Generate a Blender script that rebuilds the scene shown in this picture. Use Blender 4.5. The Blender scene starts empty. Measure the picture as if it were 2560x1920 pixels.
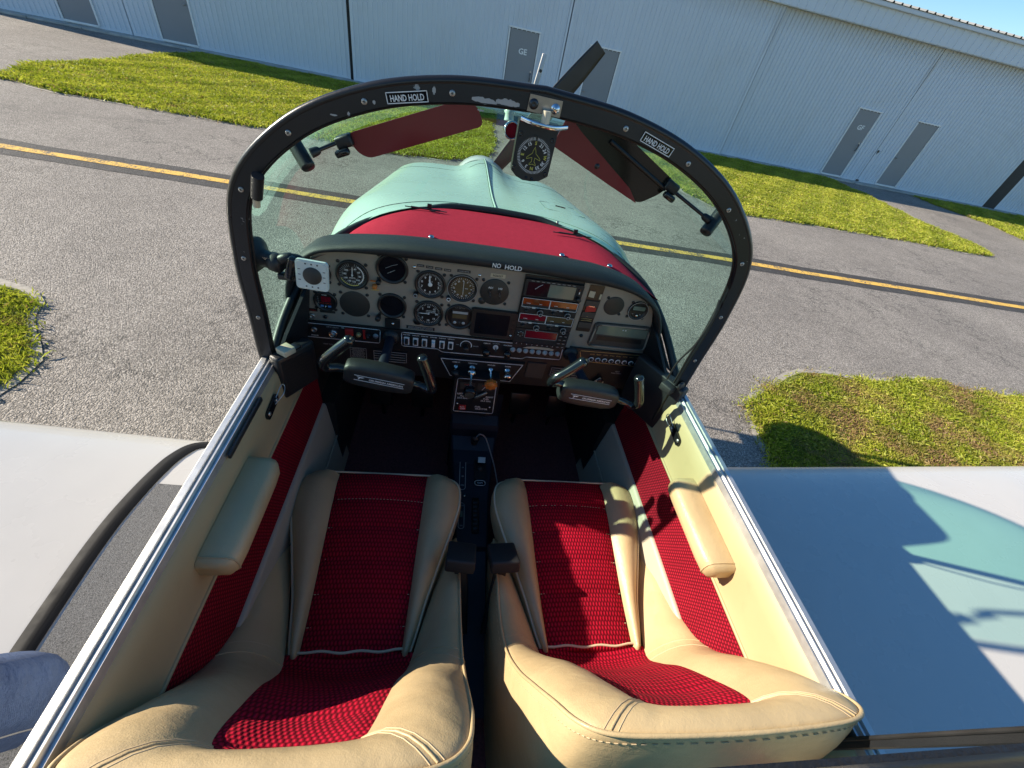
import bpy, bmesh, math, random
import numpy as np
from mathutils import Vector, Matrix
R = math.radians
random.seed(7); rng = np.random.default_rng(11)
scene = bpy.context.scene
COL = scene.collection

# ------------------------------------------------------------------ camera
CAM = Vector((-0.126, 0.0, 2.20))
cam_d = bpy.data.cameras.new('camera'); cam = bpy.data.objects.new('camera', cam_d); COL.objects.link(cam)
CAMROT = [[0.982385, -0.083225, -0.167312], [-0.069253, 0.669447, -0.739624], [0.173562, 0.738183, 0.651891]]
cam.matrix_world = Matrix.Translation(CAM) @ Matrix(CAMROT).to_4x4()
cam_d.sensor_width = 36.0; cam_d.lens = 14.418; cam_d.clip_start = 0.01; cam_d.clip_end = 2000
scene.camera = cam
# ------------------------------------------------------------------ sky, sun, exposure
SUN = Vector((2.12, -0.50, -1.0)).normalized()          # the way the light travels
el = math.asin(-SUN.z); az = math.atan2(-SUN.x, -SUN.y)
world = bpy.data.worlds.new('World'); scene.world = world; world.use_nodes = True
wn = world.node_tree.nodes; wl = world.node_tree.links
sky = wn.new('ShaderNodeTexSky'); sky.sky_type = 'NISHITA'; sky.sun_disc = False
sky.sun_elevation = el; sky.sun_rotation = az; sky.air_density = 1.0; sky.dust_density = 0.1; sky.ozone_density = 3.0
bg = wn['Background']; bg.inputs['Strength'].default_value = 0.086
hs = wn.new('ShaderNodeHueSaturation'); hs.inputs['Saturation'].default_value = 1.20; wl.new(sky.outputs[0], hs.inputs['Color'])
wl.new(hs.outputs[0], bg.inputs[0])
sd = bpy.data.lights.new('sun', 'SUN'); sd.energy = 5.0; sd.angle = R(0.55); sd.color = (1.0, 0.89, 0.72)
so = bpy.data.objects.new('sun', sd); COL.objects.link(so); so.rotation_euler = SUN.to_track_quat('-Z', 'Y').to_euler()
vs = scene.view_settings; vs.view_transform = 'Standard'; vs.look = 'None'; vs.exposure = 1.06; vs.gamma = 1.0; vs.use_curve_mapping = False
scene.cycles.max_bounces = 8; scene.cycles.transparent_max_bounces = 16; scene.cycles.caustics_reflective = False; scene.cycles.caustics_refractive = False

# ------------------------------------------------------------------ materials
MATS = {}
def nodes_of(name):
    m = bpy.data.materials.new(name); m.use_nodes = True; MATS[name] = m
    nt = m.node_tree; return m, nt.nodes, nt.links, nt.nodes['Principled BSDF']
def tex_coord(n, l, uv=False, scale=(1,1,1)):
    tc = n.new('ShaderNodeTexCoord'); mp = n.new('ShaderNodeMapping'); mp.inputs['Scale'].default_value = scale
    l.new(tc.outputs['UV' if uv else 'Object'], mp.inputs[0]); return mp.outputs[0]
def math_n(n, l, op, a, b=None, c=None):
    k = n.new('ShaderNodeMath'); k.operation = op
    for i, x in enumerate((a, b, c)):
        if x is None: continue
        if isinstance(x, (int, float)): k.inputs[i].default_value = x
        else: l.new(x, k.inputs[i])
    return k.outputs[0]
def ramp(n, l, fac, stops):
    r = n.new('ShaderNodeValToRGB'); e = r.color_ramp.elements
    while len(e) < len(stops): e.new(0.5)
    for k, (p, c) in enumerate(stops): e[k].position = p; e[k].color = (*c, 1) if len(c) == 3 else c
    l.new(fac, r.inputs[0]); return r.outputs[0]
def noise(n, l, vec, scale, detail=4, rough=0.55):
    t = n.new('ShaderNodeTexNoise'); t.inputs['Scale'].default_value = scale; t.inputs['Detail'].default_value = detail; t.inputs['Roughness'].default_value = rough
    l.new(vec, t.inputs['Vector']); return t.outputs['Fac']
def bump(n, l, b, h, strength, dist=0.002, normal=None):
    k = n.new('ShaderNodeBump'); k.inputs['Strength'].default_value = strength; k.inputs['Distance'].default_value = dist
    l.new(h, k.inputs['Height'])
    if normal is not None: l.new(normal, k.inputs['Normal'])
    if b is not None: l.new(k.outputs[0], b.inputs['Normal'])
    return k.outputs[0]
def mixc(n, l, fac, a, b, mode='MIX'):
    k = n.new('ShaderNodeMix'); k.data_type = 'RGBA'; k.blend_type = mode
    for i, x in ((0, fac), (6, a), (7, b)):
        if isinstance(x, (int, float)): k.inputs[i].default_value = x
        elif isinstance(x, tuple): k.inputs[i].default_value = (*x, 1)
        else: l.new(x, k.inputs[i])
    return k.outputs[2]
def plain(name, col, rough=0.5, metal=0.0, var=0.12, vs_=6.0, bmp=0.0, bs=60.0, coat=0.0, spec=0.5, emit=None):
    m, n, l, b = nodes_of(name)
    v = tex_coord(n, l)
    f = noise(n, l, v, vs_, 5)
    lo = tuple(c*(1-var) for c in col); hi = tuple(min(1, c*(1+var)) for c in col)
    l.new(ramp(n, l, f, [(0.3, lo), (0.7, hi)]), b.inputs['Base Color'])
    b.inputs['Metallic'].default_value = metal; b.inputs['Specular IOR Level'].default_value = spec
    rr = n.new('ShaderNodeMapRange'); rr.inputs[3].default_value = max(0.02, rough*0.8); rr.inputs[4].default_value = min(1, rough*1.2)
    l.new(noise(n, l, v, vs_*3, 3), rr.inputs[0]); l.new(rr.outputs[0], b.inputs['Roughness'])
    b.inputs['Coat Weight'].default_value = coat; b.inputs['Coat Roughness'].default_value = 0.08
    if bmp: bump(n, l, b, noise(n, l, v, bs, 4), bmp)
    if emit: b.inputs['Emission Color'].default_value = (*emit[0], 1); b.inputs['Emission Strength'].default_value = emit[1]
    return m

plain('black_plastic', (0.014, 0.015, 0.017), 0.42, bmp=0.25, bs=700, var=0.25)
plain('black_gloss', (0.010, 0.010, 0.012), 0.12, var=0.2)
plain('black_crinkle', (0.016, 0.017, 0.019), 0.55, bmp=0.5, bs=900, var=0.2)
plain('seal_rubber', (0.012, 0.012, 0.013), 0.30, bmp=0.1, bs=200, var=0.25, vs_=14)
plain('black_rubber', (0.018, 0.018, 0.019), 0.5, bmp=0.15, bs=300, var=0.3, vs_=20)
plain('navy_plastic', (0.012, 0.016, 0.030), 0.45, bmp=0.3, bs=900, var=0.2)
plain('yoke_plastic', (0.022, 0.024, 0.025), 0.42, bmp=0.35, bs=500, var=0.3, vs_=14)
plain('yoke_horn', (0.010, 0.012, 0.014), 0.20, var=0.2, coat=0.5)
plain('panel_grey', (0.30, 0.255, 0.205), 0.5, bmp=0.25, bs=600, var=0.10, vs_=9)
plain('panel_dark', (0.05, 0.047, 0.044), 0.5, bmp=0.2, bs=600, var=0.12)
plain('instrument_face', (0.012, 0.012, 0.013), 0.35, var=0.1)
plain('instrument_ring', (0.016, 0.016, 0.017), 0.38, var=0.15)
plain('blank_plate', (0.030, 0.029, 0.027), 0.5, var=0.15, bmp=0.1, bs=400)
plain('glass_dark', (0.008, 0.008, 0.012), 0.16, var=0.3, vs_=30, spec=0.25)
plain('lcd_grey', (0.16, 0.20, 0.16), 0.16, var=0.10)
plain('lcd_amber', (0.13, 0.09, 0.045), 0.15, var=0.2)
plain('lcd_red', (0.20, 0.010, 0.022), 0.12, var=0.25, vs_=20)
plain('lcd_orange', (0.26, 0.055, 0.012), 0.12, var=0.5, vs_=25)
plain('white_print', (0.80, 0.80, 0.78), 0.5, var=0.08)
plain('grey_print', (0.40, 0.40, 0.39), 0.5, var=0.1)
plain('yellow_print', (0.62, 0.58, 0.10), 0.5, var=0.08)
plain('red_print', (0.45, 0.02, 0.02), 0.45, var=0.1)
plain('blue_print', (0.10, 0.25, 0.55), 0.45, var=0.1)
plain('cream_label', (0.55, 0.47, 0.33), 0.55, var=0.12)
plain('gold_print', (0.50, 0.38, 0.16), 0.35, metal=0.4, var=0.15)
plain('chrome', (0.62, 0.63, 0.64), 0.14, metal=1.0, var=0.06)
plain('rail_metal', (0.60, 0.60, 0.59), 0.46, metal=0.8, var=0.12, vs_=30)
plain('brushed', (0.46, 0.46, 0.45), 0.34, metal=1.0, var=0.12, vs_=40)
plain('screw_steel', (0.42, 0.40, 0.37), 0.38, metal=0.8, var=0.25, vs_=120)
plain('dark_steel', (0.06, 0.06, 0.065), 0.32, metal=0.8, var=0.2)
plain('ivory_knob', (0.62, 0.56, 0.42), 0.45, var=0.08)
plain('orange_knob', (0.55, 0.17, 0.03), 0.4, var=0.1)
plain('white_plastic', (0.62, 0.66, 0.61), 0.32, var=0.05)
plain('mint_paint', (0.54, 0.67, 0.595), 0.28, var=0.04, vs_=3, coat=0.35)
plain('prop_black', (0.020, 0.019, 0.018), 0.42, var=0.25, vs_=12)
plain('hinge_line', (0.10, 0.15, 0.13), 0.5, var=0.2)
plain('weather_strip', (0.010, 0.010, 0.011), 0.7, spec=0.2, var=0.35, vs_=9, bmp=0.15, bs=120)
plain('carpet_dark', (0.13, 0.045, 0.050), 0.9, var=0.3, vs_=120, bmp=0.8, bs=400)
plain('lower_trim', (0.40, 0.37, 0.29), 0.5, var=0.06, bmp=0.15, bs=250)
plain('skin', (0.50, 0.30, 0.22), 0.5, var=0.08); plain('hair', (0.05, 0.03, 0.02), 0.6, var=0.3, vs_=60)
plain('shirt', (0.13, 0.17, 0.24), 0.8, var=0.1, bmp=0.3, bs=300)
plain('shoe', (0.03, 0.03, 0.035), 0.6, var=0.2)
plain('door_grey', (0.24, 0.25, 0.26), 0.45, var=0.05, vs_=1.2)
plain('concrete', (0.42, 0.40, 0.36), 0.85, var=0.25, vs_=3, bmp=0.4, bs=60)
plain('roof_metal', (0.20, 0.21, 0.215), 0.4, var=0.08, vs_=1)
plain('post_and_shadow_black', (0.012, 0.013, 0.015), 0.6, var=0.2)
plain('cable_grey', (0.30, 0.30, 0.30), 0.45, var=0.05)

# white wing paint: faint smudges and the slight waviness of bonded skins
m, n, l, b = nodes_of('white_paint')
v = tex_coord(n, l); sm_ = ramp(n, l, noise(n, l, v, 3.2, 6, 0.62), [(0.50, (0, 0, 0)), (0.85, (1, 1, 1))]); fl = ramp(n, l, noise(n, l, v, 70, 3), [(0.74, (0, 0, 0)), (0.80, (1, 1, 1))])
c1 = mixc(n, l, math_n(n, l, 'MULTIPLY', sm_, 0.30), (0.53, 0.512, 0.485), (0.43, 0.408, 0.372))
l.new(mixc(n, l, math_n(n, l, 'MULTIPLY', fl, 0.22), c1, (0.35, 0.33, 0.30)), b.inputs['Base Color'])
l.new(ramp(n, l, noise(n, l, v, 5, 5), [(0.3, (0.20,)*3), (0.7, (0.36,)*3)]), b.inputs['Roughness']); b.inputs['Coat Weight'].default_value = 0.4; b.inputs['Coat Roughness'].default_value = 0.10
bump(n, l, b, noise(n, l, v, 2.6, 2), 0.25, 0.02)
# painted ribbed steel of the hangar: dirt patches, browner in streaks towards the top
m, n, l, b = nodes_of('wall_metal')
v = tex_coord(n, l); vst = tex_coord(n, l, scale=(3.0, 3.0, 0.25))
a = ramp(n, l, noise(n, l, vst, 2.2, 6), [(0.28, (0.60, 0.66, 0.715)), (0.62, (0.63, 0.69, 0.745))])
dirt = ramp(n, l, noise(n, l, v, 0.9, 5), [(0.52, (0, 0, 0)), (0.8, (1, 1, 1))])
tcz = n.new('ShaderNodeSeparateXYZ'); l.new(v, tcz.inputs[0]); up = n.new('ShaderNodeMapRange'); up.inputs[1].default_value = 1.35; up.inputs[2].default_value = 1.98; l.new(tcz.outputs[2], up.inputs[0])
rs = math_n(n, l, 'MULTIPLY', up.outputs[0], math_n(n, l, 'MULTIPLY', noise(n, l, tex_coord(n, l, scale=(7, 7, 0.4)), 1.6, 5), 0.75))
l.new(mixc(n, l, rs, mixc(n, l, math_n(n, l, 'MULTIPLY', dirt, 0.22), a, (0.50, 0.49, 0.45)), (0.33, 0.27, 0.19)), b.inputs['Base Color']); b.inputs['Roughness'].default_value = 0.38
# beige hide
m, n, l, b = nodes_of('leather')
v = tex_coord(n, l)
big = noise(n, l, v, 7, 4); grain = n.new('ShaderNodeTexVoronoi'); grain.inputs['Scale'].default_value = 520; l.new(v, grain.inputs['Vector'])
wr = noise(n, l, tex_coord(n, l, scale=(1, 1.0, 2.5)), 24, 5, 0.65)
c1 = ramp(n, l, big, [(0.3, (0.455, 0.335, 0.180)), (0.7, (0.53, 0.40, 0.222))])
spots = ramp(n, l, noise(n, l, v, 60, 3), [(0.66, (0, 0, 0)), (0.78, (1, 1, 1))])
l.new(mixc(n, l, math_n(n, l, 'MULTIPLY', spots, 0.16), c1, (0.30, 0.20, 0.11)), b.inputs['Base Color'])
l.new(ramp(n, l, wr, [(0.3, (0.34,)*3), (0.7, (0.5,)*3)]), b.inputs['Roughness'])
b1 = bump(n, l, None, grain.outputs['Distance'], 0.30, 0.0006); b2 = bump(n, l, None, wr, 0.26, 0.005, b1); bump(n, l, b, big, 0.22, 0.02, b2)
# beige vinyl of the cabin sides
m, n, l, b = nodes_of('vinyl')
v = tex_coord(n, l); f = noise(n, l, v, 4, 5)
c1 = ramp(n, l, f, [(0.3, (0.40, 0.300, 0.158)), (0.7, (0.45, 0.343, 0.187))])
st = ramp(n, l, noise(n, l, v, 19, 4), [(0.62, (0, 0, 0)), (0.8, (1, 1, 1))])
l.new(mixc(n, l, math_n(n, l, 'MULTIPLY', st, 0.25), c1, (0.30, 0.22, 0.12)), b.inputs['Base Color']); b.inputs['Roughness'].default_value = 0.55
bump(n, l, b, noise(n, l, v, 420, 3), 0.18, 0.001)
# red woven upholstery: rows of raised stitches on a darker weave
def weave(name, kx, ky, base, top, depth, dia):
    m, n, l, b = nodes_of(name)
    u = tex_coord(n, l, uv=True); sp = n.new('ShaderNodeSeparateXYZ'); l.new(u, sp.inputs[0])
    yy = math_n(n, l, 'MULTIPLY', sp.outputs[1], ky); row = math_n(n, l, 'FLOOR', yy)
    off = math_n(n, l, 'MULTIPLY', math_n(n, l, 'MODULO', row, 2.0), 0.5)
    xx = math_n(n, l, 'ADD', math_n(n, l, 'MULTIPLY', sp.outputs[0], kx), off)
    fx = math_n(n, l, 'ABSOLUTE', math_n(n, l, 'SUBTRACT', math_n(n, l, 'FRACT', xx), 0.5))
    fy = math_n(n, l, 'ABSOLUTE', math_n(n, l, 'SUBTRACT', math_n(n, l, 'FRACT', yy), 0.5))
    d = math_n(n, l, 'SQRT', math_n(n, l, 'ADD', math_n(n, l, 'POWER', fx, 2.0), math_n(n, l, 'POWER', math_n(n, l, 'MULTIPLY', fy, dia), 2.0)))
    h = math_n(n, l, 'SUBTRACT', 0.5, d)
    hh = math_n(n, l, 'MAXIMUM', h, 0.0)
    fz = noise(n, l, u, 900, 2)
    c = ramp(n, l, math_n(n, l, 'ADD', hh, math_n(n, l, 'MULTIPLY', fz, 0.12)), [(0.12, base), (0.42, top)])
    wear = ramp(n, l, noise(n, l, u, 9, 4), [(0.3, (0.86,)*3), (0.7, (1.1,)*3)])
    l.new(mixc(n, l, 1.0, c, wear, 'MULTIPLY'), b.inputs['Base Color']); b.inputs['Roughness'].default_value = 0.85
    b.inputs['Specular IOR Level'].default_value = 0.15
    bump(n, l, b, hh, 0.85, depth)
weave('seat_cloth', 122, 92, (0.14, 0.0010, 0.008), (0.52, 0.006, 0.032), 0.0030, 0.75)
weave('wall_cloth', 120, 130, (0.10, 0.0010, 0.007), (0.40, 0.010, 0.030), 0.003, 1.0)
# red felt of the dashboard top
m, n, l, b = nodes_of('red_felt')
v = tex_coord(n, l); f = noise(n, l, v, 60, 6, 0.7); g = noise(n, l, tex_coord(n, l, scale=(1, 3, 1)), 260, 4, 0.7)
l.new(mixc(n, l, 0.5, ramp(n, l, f, [(0.3, (0.42, 0.016, 0.040)), (0.7, (0.56, 0.028, 0.062))]), ramp(n, l, g, [(0.3, (0.33, 0.012, 0.030)), (0.72, (0.64, 0.045, 0.085))])), b.inputs['Base Color'])
b.inputs['Roughness'].default_value = 0.95; b.inputs['Specular IOR Level'].default_value = 0.1; bump(n, l, b, g, 0.6, 0.002)
# black paint with chips, for the windshield bow
m, n, l, b = nodes_of('bow_paint')
v = tex_coord(n, l); chip = noise(n, l, v, 46, 6, 0.6); msk = noise(n, l, v, 5, 2)
w = ramp(n, l, math_n(n, l, 'ADD', math_n(n, l, 'MULTIPLY', chip, 0.7), math_n(n, l, 'MULTIPLY', msk, 0.45)), [(0.735, (0, 0, 0)), (0.75, (1, 1, 1))])
l.new(mixc(n, l, w, (0.007, 0.008, 0.011), (0.34, 0.33, 0.31)), b.inputs['Base Color'])
l.new(ramp(n, l, w, [(0, (0.34,)*3), (1, (0.6,)*3)]), b.inputs['Roughness']); bump(n, l, b, noise(n, l, v, 300, 3), 0.15, 0.001)
# tinted acrylic: lets tinted light through, mirrors a little at grazing angles
def acrylic(name, tint, refl, rough=0.02):
    m, n, l, b = nodes_of(name); n.remove(b)
    tr = n.new('ShaderNodeBsdfTransparent'); tr.inputs[0].default_value = (*tint, 1)
    gl = n.new('ShaderNodeBsdfGlossy'); gl.inputs['Roughness'].default_value = rough
    ge = n.new('ShaderNodeNewGeometry'); dt = n.new('ShaderNodeVectorMath'); dt.operation = 'DOT_PRODUCT'; l.new(ge.outputs['Incoming'], dt.inputs[0]); l.new(ge.outputs['Normal'], dt.inputs[1])
    sch = math_n(n, l, 'POWER', math_n(n, l, 'SUBTRACT', 1.0, math_n(n, l, 'ABSOLUTE', dt.outputs['Value'])), 5.0)
    fr = math_n(n, l, 'ADD', refl, math_n(n, l, 'MULTIPLY', sch, 0.85))
    mx = n.new('ShaderNodeMixShader'); l.new(fr, mx.inputs[0]); l.new(tr.outputs[0], mx.inputs[1]); l.new(gl.outputs[0], mx.inputs[2])
    l.new(mx.outputs[0], n['Material Output'].inputs[0])
acrylic('windshield_glass', (0.60, 0.87, 0.79), 0.045)
acrylic('canopy_glass', (0.60, 0.87, 0.79), 0.045)
# smoked red-brown visor: half body colour, half see-through
def visor(name, col, tint, fac):
    m, n, l, b = nodes_of(name)
    b.inputs['Base Color'].default_value = (*col, 1); b.inputs['Roughness'].default_value = 0.10
    tr = n.new('ShaderNodeBsdfTransparent'); tr.inputs[0].default_value = (*tint, 1)
    mx = n.new('ShaderNodeMixShader'); mx.inputs[0].default_value = fac
    l.new(tr.outputs[0], mx.inputs[1]); l.new(b.outputs[0], mx.inputs[2]); l.new(mx.outputs[0], n['Material Output'].inputs[0])
visor('visor_red', (0.27, 0.040, 0.042), (0.34, 0.12, 0.10), 0.80)
visor('visor_smoke', (0.022, 0.018, 0.012), (0.16, 0.13, 0.08), 0.82)
# weathered asphalt with visible stones
m, n, l, b = nodes_of('asphalt')
v = tex_coord(n, l)
vo = n.new('ShaderNodeTexVoronoi'); vo.inputs['Scale'].default_value = 105; vo.inputs['Randomness'].default_value = 1; l.new(v, vo.inputs['Vector'])
sep = n.new('ShaderNodeSeparateColor'); l.new(vo.outputs['Color'], sep.inputs[0])
stone = ramp(n, l, sep.outputs[0], [(0.0, (0.205, 0.187, 0.167)), (0.45, (0.315, 0.287, 0.256)), (0.8, (0.41, 0.374, 0.333)), (1.0, (0.55, 0.505, 0.453))])
gap = ramp(n, l, vo.outputs['Distance'], [(0.34, (1, 1, 1)), (0.70, (0.52, 0.515, 0.51))])
c1 = mixc(n, l, 1.0, stone, gap, 'MULTIPLY')
big = ramp(n, l, noise(n, l, v, 0.55, 5, 0.6), [(0.3, (0.80, 0.79, 0.79)), (0.7, (1.16, 1.15, 1.14))])
med = ramp(n, l, noise(n, l, v, 5, 5, 0.6), [(0.3, (0.90,)*3), (0.7, (1.10,)*3)])
stain = ramp(n, l, noise(n, l, tex_coord(n, l, scale=(0.35, 1, 1)), 1.7, 5, 0.6), [(0.62, (1, 1, 1)), (0.8, (0.74, 0.74, 0.76))])
c2 = mixc(n, l, 1.0, mixc(n, l, 1.0, mixc(n, l, 1.0, c1, big, 'MULTIPLY'), med, 'MULTIPLY'), stain, 'MULTIPLY')
cn = noise(n, l, v, 0.42, 7, 0.72); cm = ramp(n, l, noise(n, l, v, 0.33, 2), [(0.42, (0, 0, 0)), (0.52, (1, 1, 1))])
crk = ramp(n, l, math_n(n, l, 'ABSOLUTE', math_n(n, l, 'SUBTRACT', cn, 0.5)), [(0.0025, (1, 1, 1)), (0.0062, (0, 0, 0))])
l.new(mixc(n, l, math_n(n, l, 'MULTIPLY', math_n(n, l, 'MULTIPLY', crk, cm), 0.75), c2, (0.06, 0.055, 0.05)), b.inputs['Base Color']); b.inputs['Roughness'].default_value = 0.85
inv = math_n(n, l, 'SUBTRACT', 1.0, vo.outputs['Distance'])
b1 = bump(n, l, None, inv, 0.8, 0.006); bump(n, l, b, noise(n, l, v, 240, 3), 0.4, 0.003, b1)
# worn paint on asphalt: paint shows on the stones, the gaps stay dark
def road_paint(name, col, wear):
    m, n, l, b = nodes_of(name)
    v = tex_coord(n, l); vo = n.new('ShaderNodeTexVoronoi'); vo.inputs['Scale'].default_value = 62; l.new(v, vo.inputs['Vector'])
    w = math_n(n, l, 'ADD', math_n(n, l, 'MULTIPLY', noise(n, l, v, 30, 5, 0.7), 0.6), math_n(n, l, 'MULTIPLY', noise(n, l, v, 4, 3), 0.4))
    msk = ramp(n, l, w, [(wear, (0, 0, 0)), (wear+0.05, (1, 1, 1))])
    cr = noise(n, l, tex_coord(n, l, scale=(1, 0.25, 1)), 3.2, 6, 0.8)
    crk = ramp(n, l, math_n(n, l, 'ABSOLUTE', math_n(n, l, 'SUBTRACT', cr, 0.5)), [(0.004, (0, 0, 0)), (0.012, (1, 1, 1))])
    hi = tuple(c*1.12 for c in col)
    pc = mixc(n, l, noise(n, l, v, 9, 4), col, hi)
    l.new(mixc(n, l, math_n(n, l, 'MULTIPLY', msk, crk), (0.10, 0.095, 0.09), pc), b.inputs['Base Color']); b.inputs['Roughness'].default_value = 0.8
    bump(n, l, b, math_n(n, l, 'SUBTRACT', 1.0, vo.outputs['Distance']), 0.6, 0.006)
road_paint('yellow_road_paint', (0.72, 0.44, 0.085), 0.41)
road_paint('black_road_paint', (0.042, 0.040, 0.039), 0.36)
# soil and thatch below the grass
m, n, l, b = nodes_of('soil')
v = tex_coord(n, l)
l.new(ramp(n, l, noise(n, l, v, 14, 6, 0.7), [(0.3, (0.09, 0.11, 0.016)), (0.55, (0.18, 0.20, 0.032)), (0.8, (0.25, 0.20, 0.085))]), b.inputs['Base Color']); b.inputs['Roughness'].default_value = 0.95
bump(n, l, b, noise(n, l, v, 40, 5), 0.8, 0.02)
# sandy dirt washed out on the edge of the asphalt
m, n, l, b = nodes_of('grass_blade')
at = n.new('ShaderNodeAttribute'); at.attribute_name = 'tone'; sp = n.new('ShaderNodeSeparateColor'); l.new(at.outputs['Color'], sp.inputs[0])
c1 = ramp(n, l, sp.outputs[0], [(0.0, (0.15, 0.20, 0.013)), (0.5, (0.33, 0.38, 0.027)), (1.0, (0.58, 0.57, 0.08))])
l.new(mixc(n, l, sp.outputs[1], c1, (0.34, 0.22, 0.10)), b.inputs['Base Color']); b.inputs['Roughness'].default_value = 0.55
tl = n.new('ShaderNodeBsdfTranslucent'); l.new(mixc(n, l, sp.outputs[1], c1, (0.34, 0.22, 0.10)), tl.inputs[0])
mx = n.new('ShaderNodeMixShader'); mx.inputs[0].default_value = 0.42; l.new(b.outputs[0], mx.inputs[1]); l.new(tl.outputs[0], mx.inputs[2]); l.new(mx.outputs[0], n['Material Output'].inputs[0])
# grey non-skid of the wing walk
m, n, l, b = nodes_of('nonskid')
v = tex_coord(n, l); g = noise(n, l, v, 420, 3, 0.7)
l.new(ramp(n, l, g, [(0.35, (0.05,)*3), (0.66, (0.24, 0.24, 0.245))]), b.inputs['Base Color']); b.inputs['Roughness'].default_value = 0.9; bump(n, l, b, g, 0.9, 0.003)
# denim
m, n, l, b = nodes_of('denim')
v = tex_coord(n, l); wv = n.new('ShaderNodeTexWave'); wv.inputs['Scale'].default_value = 420; wv.inputs['Distortion'].default_value = 6; l.new(v, wv.inputs['Vector'])
c1 = ramp(n, l, noise(n, l, v, 8, 6, 0.65), [(0.3, (0.022, 0.040, 0.11)), (0.7, (0.085, 0.145, 0.31))])
l.new(mixc(n, l, 0.35, c1, ramp(n, l, wv.outputs['Fac'], [(0, (0.04, 0.06, 0.13)), (1, (0.12, 0.18, 0.30))])), b.inputs['Base Color']); b.inputs['Roughness'].default_value = 0.9
b1 = bump(n, l, None, wv.outputs['Fac'], 0.5, 0.001); bump(n, l, b, noise(n, l, tex_coord(n, l, scale=(1, 1, 2.2)), 11, 5, 0.6), 0.9, 0.03, b1)
MT = MATS

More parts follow.
